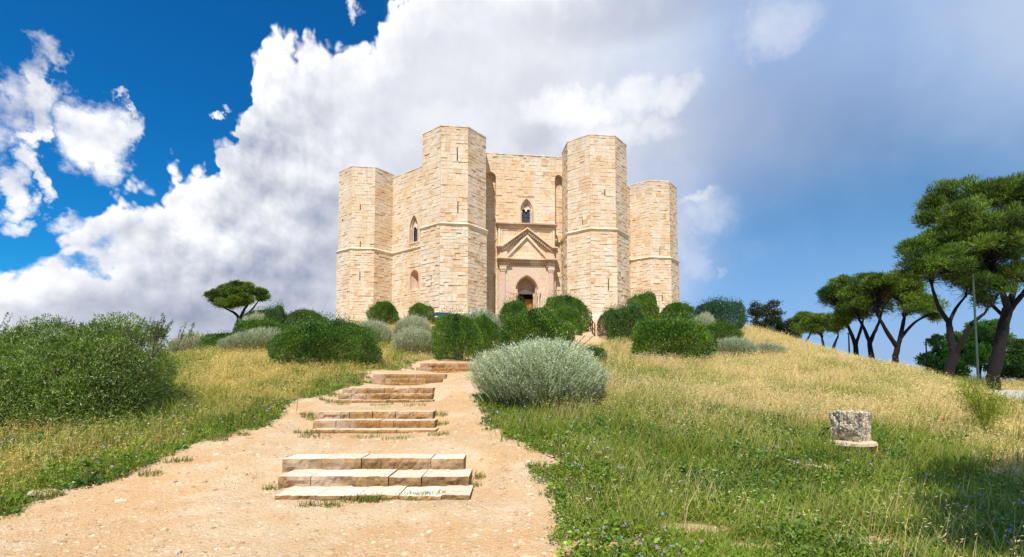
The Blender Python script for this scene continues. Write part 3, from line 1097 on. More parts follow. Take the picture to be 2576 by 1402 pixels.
# reveals of the projecting middle
for u, s in ((UNL, -1), (UNR, 1)):
    rf = Fr(0, 0); rf.n = FF.t * s; rf.t = -FF.n * s if s > 0 else FF.n * 1.0
    rf.t = np.cross(np.array([0, 0, 1.0]), rf.n)
    rf.o = FF.o + FF.t * u - FF.n * 0.35
    ashlar(wall, rf, -.35, .35, 0, (znl if s < 0 else znr) - .35, [], 0.4, 106 + s)
for k, ang in enumerate((-135, -45, 0, 45, 90, 135, 180)):
    F = Fr(ang, APO)
    op = []
    if ang == -135: op = [(lw0, lw1, lz0, lz1), (aw0 - .25, aw1 + .25, az0 - .2, az1 + .3)]
    ashlar(wall, F, -HALF, HALF, 0, ZW, op, 0.5, 120 + k)
    if ang == -135:
        A = (aw0 - .25, aw1 + .25, az0 - .2, az1 + .3)
        cuts = sorted([lw0, lw1, A[0], A[1]])
        fbox(wall, F, -HALF, A[0], 0, ZW - .01, -.9, -.04, BK)
        fbox(wall, F, max(lw1, A[1]), HALF, 0, ZW - .01, -.9, -.04, BK)
        fbox(wall, F, A[0] + .002, max(lw1, A[1]) - .002, lz1, ZW - .012, -.9, -.042, BK)
        fbox(wall, F, A[0] + .002, max(lw1, A[1]) - .002, A[3], lz0, -.9, -.042, BK)
        fbox(wall, F, A[0] + .002, max(lw1, A[1]) - .002, 0, A[2], -.9, -.042, BK)
        if lw0 > A[0]: fbox(wall, F, A[0] + .004, lw0, lz0 + .002, lz1 - .002, -.9, -.044, BK)
        if A[1] < lw1: fbox(wall, F, A[1], lw1 - .004, A[2] + .002, A[3] - .002, -.9, -.044, BK)
    else:
        fbox(wall, F, -HALF, HALF, 0, ZW - .01, -.9, -.04, BK)
wall_o = wall.build('wall', M['stone'], castle)

# unseen disc added below the parapet to block light, coping and string course of the walls
mb = MB()
ring = lambda r, z: [(r * math.cos(R(22.5 + 45 * k)), r * math.sin(R(22.5 + 45 * k)), z) for k in range(8)]
mb.hull(ring(19.4, ZW - 1.3), ring(19.4, ZW - 1.1), (.6, .5, .38))
mb.build('light_block_disc', M['stone'], castle)
for ang in range(-180, 180, 45):
    mb = MB()
    F = Fr(ang, APO)
    u = -HALF
    rr = random.Random(ang)
    while u < HALF:
        w = rr.uniform(.7, 1.3)
        fbox(mb, F, u, min(u + w - .015, HALF), ZW, ZW + .11 + rr.uniform(0, .035), -.8, .05 + rr.uniform(0, .03), (.78, .70, .58))
        u += w
    mb.build('coping', M['stone'], castle)


def string_prof(mb, F, u0, u1, z, e=0.0, col=(.76, .66, .50)):
    """moulded string course: drip below, slope above"""
    a = [(-.06, -.16), (.09 + e, -.16), (.17 + e, -.05), (.22 + e, .04), (.20 + e, .10), (-.06, .22)]
    A = [F.P(u0, z + h, d) for d, h in a]; B = [F.P(u1, z + h, d) for d, h in a]
    mb.hull(A, B, col)


for ang in range(-180, 180, 45):
    for FQ, a_, b_ in (((G, -HALF, UNL - .02), (G, UNR + .02, HALF), (FF, UNL, PU0), (FF, PU1, UNR)) if ang == -90 else ((Fr(ang, APO), -HALF, HALF),)):
        mb = MB()
        string_prof(mb, FQ, a_, b_, ZS)
        mb.build('string_course', M['stone'], castle)

# --- towers
ZTT = ZT - 0.10


def tower(kang, slits, seed, label=None):
    """octagonal tower; slits = list of (face angle, px, py0, py1)"""
    c = (CR * math.cos(R(kang)), CR * math.sin(R(kang)))
    mb = MB(); sl = MB(); r = random.Random(seed)
    ap_u = RT * math.cos(R(22.5)); ap_l = ap_u + 0.10
    hs_u = RT * math.sin(R(22.5)); hs_l = ap_l * math.tan(R(22.5))
    cavities = []
    for q in range(8):
        ang = 45 * q
        rel = (ang - kang + 540) % 360 - 180
        Fu = Fr(ang, ap_u, c); Fl = Fr(ang, ap_l, c)
        opu, opl = [], []
        for (fa, px, y0, y1) in slits:
            if fa % 360 != ang % 360: continue
            u, z1 = Fu.uz(px, y0); _, z0 = Fu.uz(px, y1)
            u = max(-hs_u + .25, min(hs_u - .25, u))
            hole = abs(y1 - y0) < 7
            w = .14 if hole else .05
            (opu if (z0 + z1) / 2 > ZS else opl).append((u - w, u + w, z0, z1))
            cavities.append((Fu if (z0 + z1) / 2 > ZS else Fl, u, w, z0, z1))
        if abs(rel) <= 115 or True:
            ashlar(mb, Fl, -hs_l, hs_l, 0, ZS - .1, opl, 0.75, seed * 31 + q, (0.28, 0.50))
            ashlar(mb, Fu, -hs_u, hs_u, ZS + .1, ZTT, opu, 0.5, seed * 37 + q, (0.30, 0.50))
    rg = lambda r_, z: [(c[0] + r_ * math.cos(R(22.5 + 45 * k)), c[1] + r_ * math.sin(R(22.5 + 45 * k)), z) for k in range(8)]
    e = .045 / math.cos(R(22.5))
    mb.hull(rg(ap_l / math.cos(R(22.5)) - e, 0), rg(ap_l / math.cos(R(22.5)) - e, ZS - .02), BK)
    mb.hull(rg(RT - e, ZS - .02), rg(RT - e, ZTT - .01), BK)
    o = mb.build('tower', M['stone'], castle)
    # coping slabs
    cp = MB()
    for q in range(8):
        Fu = Fr(45 * q, ap_u, c)
        a = hs_u + .02
        k = (ap_u - .55) / ap_u
        cp.hull([Fu.P(-a, ZTT, .06), Fu.P(a, ZTT, .06), Fu.P(a * k, ZTT, -.55), Fu.P(-a * k, ZTT, -.55)],
                [Fu.P(-a, ZTT + .13, .06), Fu.P(a, ZTT + .13, .06), Fu.P(a * k, ZTT + .13, -.55), Fu.P(-a * k, ZTT + .13, -.55)], (.84, .78, .68))
    cp.build('tower_coping', M['stone'], o)
    sc = MB()
    prof = [(-.05, -.16), (.06, -.16), (.14, -.05), (.20, .04), (.18, .10), (-.05, .24)]
    rings = [rg((ap_l + d) / math.cos(R(22.5)), ZS + h) for d, h in prof]
    for a, b in zip(rings, rings[1:]):
        sc.hull(a, b, (.78, .68, .52), caps=(False, False))
    # plinth at the foot
    sc.build('tower_string_course', M['stone'], o)
    pl = MB()
    rings = [rg((ap_l + d) / math.cos(R(22.5)), h) for d, h in ((.3, 0), (.3, 1.35), (.22, 1.5), (.0, 1.62))]
    for a, b in zip(rings, rings[1:]):
        pl.hull(a, b, (.74, .63, .47), caps=(False, False))
    pl.build('plinth', M['stone'], o)
    for (F, u, w, z0, z1) in cavities:
        s = MB()
        fbox(s, F, u - w - .01, u + w + .01, z0 - .02, z1 + .02, -.046, -.036, (1, 1, 1))  # shallow panel whose dark colour stands in for shade inside the slit
        s.build('arrow_slit_shade', M['dark'], o)
    return o


T_FL = tower(-112.5, [(-90, 1150.5, 368, 404), (-90, 1152, 503, 536), (-135, 1087.5, 692, 718)], 1)
T_FR = tower(-67.5, [(-90, 1521.5, 472, 492), (-135, 1465, 550, 566), (-90, 1529.5, 700, 730), (-45, 1585.5, 628, 648)], 2)
T_SL = tower(-157.5, [(-90, 906.5, 516, 529), (-90, 906.5, 607, 631), (-90, 906, 685, 709), (-135, 861.5, 552, 558)], 3)
T_SR = tower(-22.5, [(-90, 1659.8, 620, 641), (-90, 1665, 741, 758)], 4)
for ang, src, sa_ in ((22.5, T_SR, 45), (67.5, T_FR, 135), (112.5, T_FL, -135), (157.5, T_SL, -45)):
    d = instance(src, castle); d.rotation_euler = (0, 0, R(sa_))
    for ch in [x for x in bpy.data.objects if x.parent == src and not x.name.startswith('arrow')]:
        instance(ch, d)

# --- windows
CREAM = (.78, .68, .52); PINK = (.50, .34, .26); ROSE = (.64, .485, .37); BRN = (.46, .31, .21)


def bifora(F, u0, u1, z0, z1, label, seen_left=False):
    """two-light traceried window in a rectangular stone panel"""
    w = u1 - u0; uc = (u0 + u1) / 2; h = z1 - z0
    fr = MB()
    hw = w * .36
    zs = z0 + h * .50; za = z0 + h * .94
    arch_fill(fr, F, u0, u1, z0 + .02, z1, uc, hw, zs, za, -.28, .03, (.70, .60, .46))
    arch_ring(fr, F, uc, hw - .02, zs, za - .02, .10, .031, .12, PINK, legs=z0 + .02)
    arch_ring(fr, F, uc, hw - .14, zs, za - .16, .125, -.30, -.06, (.74, .60, .46), legs=z0 + .02)
    # label strips around the panel
    fbox(fr, F, u0 - .06, u0, z0, z1 + .06, -.02, .07, CREAM); fbox(fr, F, u1, u1 + .06, z0, z1 + .06, -.02, .07, CREAM)
    fbox(fr, F, u0, u1, z1, z1 + .06, -.02, .07, CREAM)
    wdw = fr.build('window', M['stone'], castle)
    if label: wdw['label'] = label
    ih = hw - .14
    for s in (-1, 1):
        col = MB()
        for q, dd in ((ih + .05, -.02), (ih - .07, -.32)):
            p = F.P(uc + s * q, z0 + .05, dd)
            col.lathe(p, [(.075, 0), (.075, .1), (.05, .16), (.045, zs - z0 - .45), (.055, zs - z0 - .38), (.10, zs - z0 - .16), (.10, zs - z0 - .06)], 8, CREAM)
        col.build('colonnette', M['stone'], wdw)
    # tracery: tympanum with pierced rosette and two trefoil heads
    tr = MB()
    zt0 = zs - .05
    H = (za - .16 - zs) / ih
    N = 16
    for k in range(N):
        a, b = -1 + 2 * k / N, -1 + 2 * (k + 1) / N
        low = lambda x: zt0 + .10 + .22 * abs(math.sin(x * math.pi)) ** .7 - (.12 if abs(x) < .13 else 0)
        top = lambda x: zs + arch_z(x, ih, H)
        ua, ub = uc + a * ih, uc + b * ih
        cz = zs + .34 * ih * H + .30; rr = .40 * ih
        if top(a) > low(a) or top(b) > low(b):
            # leave the rosette open: split the strip around the circle
            def cut(x, s):
                dx = (x * ih)
                return cz + s * math.sqrt(max(0, rr * rr - dx * dx))
            fpoly(tr, F, [(ua, low(a)), (ub, low(b)), (ub, max(low(b), min(top(b), cut(b, -1)))), (ua, max(low(a), min(top(a), cut(a, -1))))], -.42, -.34, (.80, .72, .60))
            fpoly(tr, F, [(ua, min(top(a), cut(a, 1))), (ub, min(top(b), cut(b, 1))), (ub, max(top(b), cut(b, 1)) if top(b) > cut(b, 1) else cut(b, 1)), (ua, max(top(a), cut(a, 1)))], -.42, -.34, (.80, .72, .60))
    # rosette bars
    for k in range(6):
        a = k * math.pi / 3 + .3
        p = (uc + math.cos(a) * rr * .96, cz + math.sin(a) * rr * .96)
        dx, dz = -math.sin(a) * .025, math.cos(a) * .025
        fpoly(tr, F, [(uc - dx, cz - dz), (p[0] - dx, p[1] - dz), (p[0] + dx, p[1] + dz), (uc + dx, cz + dz)], -.41, -.35, (.80, .72, .60))
    for k in range(16):
        a, b = k * math.pi / 8, (k + 1) * math.pi / 8
        fpoly(tr, F, [(uc + math.cos(a) * rr * .28, cz + math.sin(a) * rr * .28), (uc + math.cos(b) * rr * .28, cz + math.sin(b) * rr * .28), (uc, cz)], -.405, -.352, (.80, .72, .60))
        fpoly(tr, F, [(uc + math.cos(a) * rr * .9, cz + math.sin(a) * rr * .9), (uc + math.cos(b) * rr * .9, cz + math.sin(b) * rr * .9), (uc + math.cos(b) * rr * 1.06, cz + math.sin(b) * rr * 1.06), (uc + math.cos(a) * rr * 1.06, cz + math.sin(a) * rr * 1.06)], -.43, -.33, (.80, .72, .60))
    tr.build('tracery', M['stone'], wdw)
    gl = MB()
    arch_face(gl, F, uc, ih + .02, z0 + .02, zs, za - .14, -.55, (1, 1, 1))
    gl.build('window_glass', M['glass'], wdw)
    mu = MB()
    fbox(mu, F, uc - .035, uc + .035, z0 + .02, zs + .1, -.54, -.46, (1, 1, 1))
    fbox(mu, F, uc - ih, uc + ih, z0 + h * .30, z0 + h * .30 + .05, -.545, -.50, (1, 1, 1))
    for s in (-1, 1): fbox(mu, F, uc + s * ih - .03, uc + s * ih + .03, z0 + .02, zs, -.545, -.48, (1, 1, 1))
    mu.build('mullion', M['darkwood'], wdw)
    si = MB()
    fbox(si, F, u0, u1, z0 - .12, z0 + .02, -.55, .10, CREAM)
    for k in range(7):
        uu = u0 + .1 + (w - .3) * k / 6
        fbox(si, F, uu, uu + .11, z0 - .26, z0 - .122, -.02, .12, BRN)
    si.build('sill', M['stone'], wdw)
    return wdw


bifora(FF, wu0, wu1, wz0, wz1, 'pointed traceried window above the portal')
bifora(FLW, lw0, lw1, lz0, lz1, 'pointed traceried window on the left side wall')
fr = MB()
uc = (aw0 + aw1) / 2; hw = (aw1 - aw0) / 2
arch_fill(fr, FLW, aw0 - .25, aw1 + .25, az0 - .2, az1 + .3, uc, hw, az1 - hw, az1, -.10, .03, (.66, .50, .37))
arch_ring(fr, FLW, uc, hw - .012, az1 - hw, az1 - .012, .10, .031, .06, PINK, legs=az0)
# splayed reveal: jambs narrow towards the slit at the back
N = 12; D = 1.0
front = [(uc - hw, az0)] + [(uc - hw * math.cos(math.pi * k / N), az1 - hw + hw * math.sin(math.pi * k / N)) for k in range(N + 1)] + [(uc + hw, az0)]
hb = hw * .42
back = [(uc - hb, az0 + .5)] + [(uc - hb * math.cos(math.pi * k / N), az1 - hw + hb * math.sin(math.pi * k / N)) for k in range(N + 1)] + [(uc + hb, az0 + .5)]
for k in range(len(front)):
    k2 = (k + 1) % len(front)
    fr.poly([FLW.P(*front[k], -.09), FLW.P(*front[k2], -.09), FLW.P(*back[k2], -D), FLW.P(*back[k], -D)], (.62, .43, .32))
fbox(fr, FLW, uc - hw, uc + hw, az0 - .19, az0, -.09, .08, (.76, .66, .52))
w2 = fr.build('window', M['stone'], castle)
w2['label'] = 'small round-headed window low on the left side wall'
gl = MB(); fbox(gl, FLW, uc - hb - .05, uc + hb + .05, az0 + .4, az1, -D - .08, -D - .02); gl.build('window_glass', M['dark'], w2)  # no glass: dark-coloured sheet paints the shade in the opening

# --- portal
F = FF
U = lambda px, py, d=.5: F.uz(px, py, d)[0]
Zp = lambda py, d=.5, px=1325: F.uz(px, py, d)[1]
UL, UR = U(1256, 640), U(1393, 640)
UM = (UL + UR) / 2
z_cor0, z_cor1 = Zp(571), Zp(563)
z_eave, z_apex = Zp(621), Zp(572, .8)
z_ent0, z_ent1 = Zp(671), Zp(652)
z_cap0 = Zp(684)
portal = MB()
# arch: pointed doorway through the rose panel
ua0, ua1 = U(1296.5, 740), U(1354, 740); uca = (ua0 + ua1) / 2; hwa = (ua1 - ua0) / 2
zas, zaa = Zp(731), Zp(692)
arch_fill(portal, F, UL, UR, 0, z_ent0 + .05, uca, hwa, zas, zaa, -1.5, .45, ROSE, N=18)
arch_ring(portal, F, uca, hwa - .015, zas, zaa - .02, .16, .44, .50, (.56, .40, .31), N=18)
arch_ring(portal, F, uca, hwa - .12, zas, zaa - .14, .125, -.75, .22, (.60, .42, .32), N=18)
# scattered breccia slabs facing the panel
rp = random.Random(9)
z = 0.0
while z < z_ent0 - .3:
    h = rp.uniform(.5, .95)
    for (a, b) in ((UL + .55, uca - hwa - .25), (uca + hwa + .25, UR - .55)):
        if z + h < z_ent0 and b > a:
            c = tuple(v * rp.uniform(.88, 1.1) for v in ROSE)
            fbox(portal, F, a + .01, (a + b) / 2 - .01 + rp.uniform(-.3, .3), z, z + h - .015, .451, .462 + rp.uniform(0, .012), c)
    z += h
pw = portal.build('portal', M['pink'], castle)
pw['label'] = 'rose-coloured gabled gateway of the castle front'
# entablature with projecting end blocks
en = MB()
hE = z_ent1 - z_ent0
EU0, EU1 = U(1250, 660), U(1400, 660)
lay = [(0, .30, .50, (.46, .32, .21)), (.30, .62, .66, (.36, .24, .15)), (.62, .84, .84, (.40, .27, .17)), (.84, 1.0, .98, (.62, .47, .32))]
for a, b, d, c in lay:
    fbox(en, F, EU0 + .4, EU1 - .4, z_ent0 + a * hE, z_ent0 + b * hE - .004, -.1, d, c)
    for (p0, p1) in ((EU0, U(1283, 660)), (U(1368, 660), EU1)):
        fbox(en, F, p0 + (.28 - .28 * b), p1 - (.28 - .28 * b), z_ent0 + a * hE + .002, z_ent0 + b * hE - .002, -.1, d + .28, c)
k = 0
u = EU0 + .5
while u < EU1 - .5:
    fbox(en, F, u, u + .13, z_ent0 + .5 * hE, z_ent0 + .63 * hE, .6, .80, (.60, .46, .34)); u += .30
en.build('entablature', M['stone'], pw)
# attic panel with frame and top cornice
at = MB()
fbox(at, F, UL - .1, UR + .1, z_ent1 - .02, z_cor0 + .03, -.1, .30, (.72, .58, .41))
rr_ = random.Random(3)
z = z_ent1
while z < z_cor0 - .1:
    h = min(rr_.uniform(.4, .6), z_cor0 - z)
    u = UL - .05
    while u < UR:
        w = min(rr_.uniform(.6, 1.3), UR + .05 - u)
        fbox(at, F, u + .006, u + w - .006, z + .006, z + h - .006, .301, .325 + rr_.uniform(0, .03), stone_col(rr_, .4))
        u += w
    z += h
for a, b, c, d, e in ((UL - .12, UL + .12, z_ent1, z_cor0, .46), (UR - .12, UR + .12, z_ent1, z_cor0, .46), (UL + .22, UL + .34, Zp(636), z_cor0 - .12, .42), (UR - .34, UR - .22, Zp(636), z_cor0 - .12, .42), (UL + .12, UR - .12, z_cor0 - .14, z_cor0, .44), (UL + .34, UR - .34, z_cor0 - .42, z_cor0 - .30, .41)):
    fbox(at, F, a, b, c, d, .20, e, CREAM)
at.build('attic_panel', M['stone'], pw)
co = MB()
CU0, CU1 = U(1247.5, 566), U(1401.5, 568)
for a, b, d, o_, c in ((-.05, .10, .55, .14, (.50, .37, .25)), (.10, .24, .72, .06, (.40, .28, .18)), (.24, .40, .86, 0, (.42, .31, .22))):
    u = CU0 + o_
    while u < CU1 - o_:
        w = min(rr_.uniform(.6, 1.4), CU1 - o_ - u)
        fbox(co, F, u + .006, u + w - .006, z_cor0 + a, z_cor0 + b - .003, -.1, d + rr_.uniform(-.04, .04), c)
        u += w
co.build('cornice', M['stone'], pw)
# gable
ga = MB()


def rake(mb, off_in, th, d0, d1, col, ext=0.0):
    """two sloping bars and their level returns; off_in measured down from the outer edge"""
    eu0, eu1 = EU0 - .02, EU1 + .02
    uc_ = (EU0 + EU1) / 2
    za_ = z_apex; ze = z_eave
    m = (za_ - ze) / (uc_ - (eu0 + .55))
    k_ = math.sqrt(1 + m * m)
    o, t_ = off_in * k_, (off_in + th) * k_
    for s in (-1, 1):
        ue = uc_ + s * (uc_ - (eu0 + .55))
        pts = [(uc_, za_ - o), (ue, ze - o), (ue, ze - t_), (uc_, za_ - t_)]
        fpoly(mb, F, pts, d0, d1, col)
        # horizontal return at the eave
        ux = eu0 if s < 0 else eu1
        fpoly(mb, F, [(ue, ze - off_in), (ux + (-s) * (.9 - d1) * .4, ze - off_in), (ux + (-s) * (.9 - d1) * .4, ze - off_in - th), (ue, ze - off_in - th)], d0, d1 + .02, col)


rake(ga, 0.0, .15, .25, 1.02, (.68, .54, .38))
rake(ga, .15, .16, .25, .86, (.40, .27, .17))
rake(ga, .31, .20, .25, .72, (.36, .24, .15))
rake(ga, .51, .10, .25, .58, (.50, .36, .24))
# dentils under the rakes
uc_ = (EU0 + EU1) / 2
for s in (-1, 1):
    for k in range(13):
        q = .08 + k * .068
        uu = uc_ + s * (uc_ - (EU0 + .53)) * q
        zz = z_apex + (z_eave - z_apex) * q - .50
        fbox(ga, F, uu - .06, uu + .06, zz - .10, zz + .10, .72, .80, (.62, .50, .38))
ga.build('gable', M['stone'], pw)
ib = MB()
ti = Zp(588, .5)
for s in (-1, 1):
    ue = uc_ + s * 2.35
    ib_pts = [(uc_, ti), (ue, z_ent1 + .45), (ue, z_ent1 + .14), (uc_, ti - .42)]
    fpoly(ib, F, ib_pts, .2, .62, (.72, .60, .46))
    fbox(ib, F, min(ue, ue + s * .9), max(ue, ue + s * .9), z_ent1 + .002, z_eave - .62, .2, .60, ROSE)
ib.build('tympanum_moulding', M['stone'], pw)
# fluted pilasters with capitals
for s, pa, pb in ((-1, 1259.5, 1270.5), (1, 1381, 1391.5)):
    pi = MB()
    a, b = U(pa, 720), U(pb, 720)
    fbox(pi, F, a, b, 0, z_cap0, .40, .58, (.62, .46, .36))
    for k in range(4):
        x = a + (b - a) * (k + .5) / 4
        fbox(pi, F, x - .035, x + .035, .9, z_cap0 - .12, .575, .63, (.66, .50, .40))
    po = pi.build('pilaster', M['pink'], pw)
    cp = MB()
    fbox(cp, F, a - .03, b + .03, z_cap0, z_cap0 + .10, .40, .64, (.80, .70, .56))
    m_ = (a + b) / 2; w_ = (b - a) / 2
    cp.hull([F.P(m_ - w_, z_cap0 + .10, .42), F.P(m_ + w_, z_cap0 + .10, .42), F.P(m_ + w_, z_cap0 + .10, .62), F.P(m_ - w_, z_cap0 + .10, .62)],
            [F.P(m_ - w_ * 1.5, z_ent0, .42), F.P(m_ + w_ * 1.5, z_ent0, .42), F.P(m_ + w_ * 1.5, z_ent0, .80), F.P(m_ - w_ * 1.5, z_ent0, .80)], (.74, .62, .46))
    for q in (-1.25, -.4, .4, 1.25):
        cp.lathe(F.P(m_ + q * w_, z_cap0 + .16, .70), [(.05, 0), (.09, .14), (.11, .24), (.05, .33)], 6, (.82, .72, .58))
    cp.build('capital', M['stone'], po)
# recessed door: inner jambs, lintel with low gable, columns, leaves
dj = MB()
D0, D1 = -1.5, -1.1
du0, du1 = U(1303, 750, -.6), U(1342.5, 750, -.6)
zl = Zp(738, -.6)
fbox(dj, F, uca - hwa, du0, 0, zl, D0, D1, (.52, .36, .27))
fbox(dj, F, du1, uca + hwa, 0, zl, D0, D1, (.52, .36, .27))
arch_face(dj, F, uca, hwa - .005, zl, zas, zaa, D1, (.55, .38, .29))
fbox(dj, F, uca - hwa + .01, uca + hwa - .01, zl - .02, zl + .22, D1 - .1, D1 + .22, (.64, .48, .37))
fpoly(dj, F, [(uca - .85, zl + .221), (uca + .85, zl + .221), (uca, zl + .55)], D1, D1 + .26, (.68, .52, .40))
dj.build('door_surround', M['pink'], pw)
for s, px in ((-1, 1294.5), (1, 1356.5)):
    ic = MB()
    u = uca + s * (hwa + .02)
    fbox(ic, F, u - .24, u + .24, zas - .35, zas + .12, .40, .74, (.62, .48, .37))
    ic.lathe(F.P(u, 0, .62), [(.17, 0), (.17, .8), (.12, .9), (.12, zas - .9), (.15, zas - .8), (.20, zas - .45), (.22, zas - .36)], 10, (.66, .52, .42))
    u2 = uca + s * (hwa - .28)
    ic.lathe(F.P(u2, 0, -.55), [(.15, 0), (.15, .8), (.11, .9), (.11, zl - .7), (.14, zl - .6), (.2, zl - .3), (.2, zl - .05)], 10, (.70, .56, .44))
    ic.build('column', M['pink'], pw)
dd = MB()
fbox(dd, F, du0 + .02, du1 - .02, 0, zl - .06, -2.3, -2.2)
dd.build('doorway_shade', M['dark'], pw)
um = du0 + (du1 - du0) * .5
for s in (-1, 1):
    dl = MB()
    a_, b_ = (um + .02, du1 - .03) if s > 0 else (du0 + .03, um - .02)
    ztop = zl - .55 if s > 0 else zl - .6
    n = 5
    for k in range(n):
        fbox(dl, F, a_ + (b_ - a_) * k / n + .006, a_ + (b_ - a_) * (k + 1) / n - .006, 0, ztop, -1.66 if s > 0 else -2.05, -1.60 if s > 0 else -1.99)
    for q in (.25, .55, .85): fbox(dl, F, a_, b_, ztop * q, ztop * q + .1, (-1.602 if s > 0 else -1.992), (-1.57 if s > 0 else -1.96))
    dl.build('door', M['wood'] if s > 0 else M['darkwood'], pw)
print('portal', UL, UR, z_cor0, z_ent0, 'win', wu0, wu1, wz0, wz1, 'aw', aw0, aw1, az0, az1, lw0, lw1, lz0, lz1)
#@@END_CASTLE

# ------------------------------------------------------------------ foliage builders (numpy)
def unit(v): return v / np.maximum(np.linalg.norm(v, axis=-1, keepdims=True), 1e-9)


def perp(d, g):
    r = unit(g.normal(size=d.shape))
    return unit(np.cross(d, r))


def leaves(P, D, L, Wd, C, g, fold=0.0):
    """one rhombic leaf per point: base P, direction D, length L, width Wd"""
    n = len(P)
    s = perp(D, g)
    L = np.broadcast_to(np.asarray(L, float), (n,))[:, None]; Wd = np.broadcast_to(np.asarray(Wd, float), (n,))[:, None]
    a = P; b = P + D * L * 0.45 + s * Wd * 0.5; c = P + D * L; d = P + D * L * 0.45 - s * Wd * 0.5
    V = np.stack([a, b, c, d], 1).reshape(-1, 3)
    F = np.arange(4 * n).reshape(n, 4)
    return V, F, np.repeat(C, 4, axis=0)


def join(parts):
    V = []; F = {}; C = []; off = 0
    for v, f, c in parts:
        V.append(v); C.append(c)
        for ff in (f if isinstance(f, list) else [f]):
            F.setdefault(ff.shape[1], []).append(ff + off)
        off += len(v)
    return np.concatenate(V), [np.concatenate(x) for x in F.values()], np.concatenate(C)


def tube(pts, rad, n=7):
    pts = np.asarray(pts, float); rad = np.asarray(rad, float)
    m = len(pts)
    t = np.gradient(pts, axis=0); t = unit(t)
    ref = np.array([0.3, 0.2, 1.0]) if abs(t[0, 2]) < .8 else np.array([1.0, 0.1, 0.0])
    a = unit(np.cross(t, ref)); b = np.cross(t, a)
    ang = np.arange(n) * 2 * np.pi / n
    V = pts[:, None] + (a[:, None] * np.cos(ang)[None, :, None] + b[:, None] * np.sin(ang)[None, :, None]) * rad[:, None, None]
    V = V.reshape(-1, 3)
    i = np.arange(m - 1)[:, None] * n; j = np.arange(n)[None]
    F = np.stack([i + j, i + (j + 1) % n, i + n + (j + 1) % n, i + n + j], -1).reshape(-1, 4)
    return V, F, np.ones((len(V), 3))


def bez(p, q, sag, g, n=7, wob=0.0):
    """curved limb from p to q that leaves p along sag"""
    p, q = np.asarray(p, float), np.asarray(q, float)
    c = p + np.asarray(sag, float)
    t = np.linspace(0, 1, n)[:, None]
    pts = (1 - t) ** 2 * p + 2 * t * (1 - t) * c + t ** 2 * q
    if wob: pts[1:-1] += g.normal(size=(n - 2, 3)) * wob
    return pts


def mixcol(a, b, k):
    k = np.asarray(k)[:, None]
    return np.asarray(a)[None] * (1 - k) + np.asarray(b)[None] * k


def dome_shape(g, nb=26, amp=0.16, w=0.35):
    B = unit(g.normal(size=(nb, 3)) * np.array([1, 1, .8])); A = g.uniform(-.4, 1, nb) * amp
    B2 = unit(g.normal(size=(150, 3)) * np.array([1, 1, .8])); A2 = g.uniform(-1, 1, 150) * amp * .6
    def f(d):
        r = np.ones(len(d))
        for b, a in zip(B, A):
            r += a * np.exp(-((d - b) ** 2).sum(1) / (w * w))
        for b, a in zip(B2, A2):
            r += a * np.exp(-((d - b) ** 2).sum(1) / .014)
        return r
    return f


def green_shrub_mesh(seed, n=26000, leaf=0.052, dark=(0.032, 0.095, 0.010), light=(0.16, 0.285, 0.020), spiky=0.5):
    g = np.random.default_rng(seed)
    f = dome_shape(g, 34, 0.24, .34)
    d = unit(g.normal(size=(n, 3)))
    d[:, 2] = np.where(d[:, 2] < -0.55, -d[:, 2], d[:, 2])
    R0 = f(d) * (1 - np.abs(g.normal(size=n)) * 0.10)
    core = g.random(n) < 0.22
    R0 = np.where(core, R0 * g.uniform(.45, .9, n), R0)
    P = d * R0[:, None]
    low = d[:, 2] < .15
    hz = np.hypot(d[:, 0], d[:, 1])
    tgt = np.clip(1.0 - .16 * np.clip(-d[:, 2], 0, 1), 0, 1)
    P[low, :2] *= (tgt / np.maximum(hz, .2))[low, None] ** .42
    P[:, 2] = P[:, 2] * 0.62 + 0.40
    P[:, 2] = np.maximum(P[:, 2], g.uniform(-.02, .06, n))
    D = unit(d * 0.7 + np.array([0, 0, .55]) + g.normal(size=(n, 3)) * 0.55)
    # upright tips
    m = int(n * 0.16 * spiky)
    k = g.integers(0, n, m)
    k = k[d[k, 2] > -0.1]
    P2 = P[k] + g.normal(size=(len(k), 3)) * .01 + np.array([0, 0, 1]) * (g.random(len(k)) ** 2 * .24)[:, None]
    D2 = unit(np.array([0, 0, 1.0]) + g.normal(size=(len(k), 3)) * .3)
    P = np.concatenate([P, P2]); D = np.concatenate([D, D2])
    cl = fbm(P[:, 0] * 4 + 9, P[:, 1] * 4 + P[:, 2] * 5, seed)
    kk = np.clip(cl * 1.9 - .50 + g.normal(size=len(P)) * .22, 0, 1)
    C = mixcol(dark, light, kk)
    C *= g.uniform(.8, 1.2, len(P))[:, None]
    return leaves(P, D, leaf * g.uniform(.7, 1.3, len(P)), leaf * .42, C, g)


def stems_mesh(seed, n=16, h=.75, spread=.6, r=.03):
    g = np.random.default_rng(seed)
    parts = []
    for k in range(n):
        a = g.uniform(0, 2 * np.pi); q = spread * g.uniform(.3, 1)
        p = np.array([math.cos(a) * .12, math.sin(a) * .12, -.06]); e = np.array([math.cos(a) * q, math.sin(a) * q, h * g.uniform(.6, 1)])
        pts = bez(p, e, (math.cos(a) * .1, math.sin(a) * .1, h * .5), g, 6, .02)
        parts.append(tube(pts, np.linspace(r, r * .25, 6), 5))
    return join(parts)


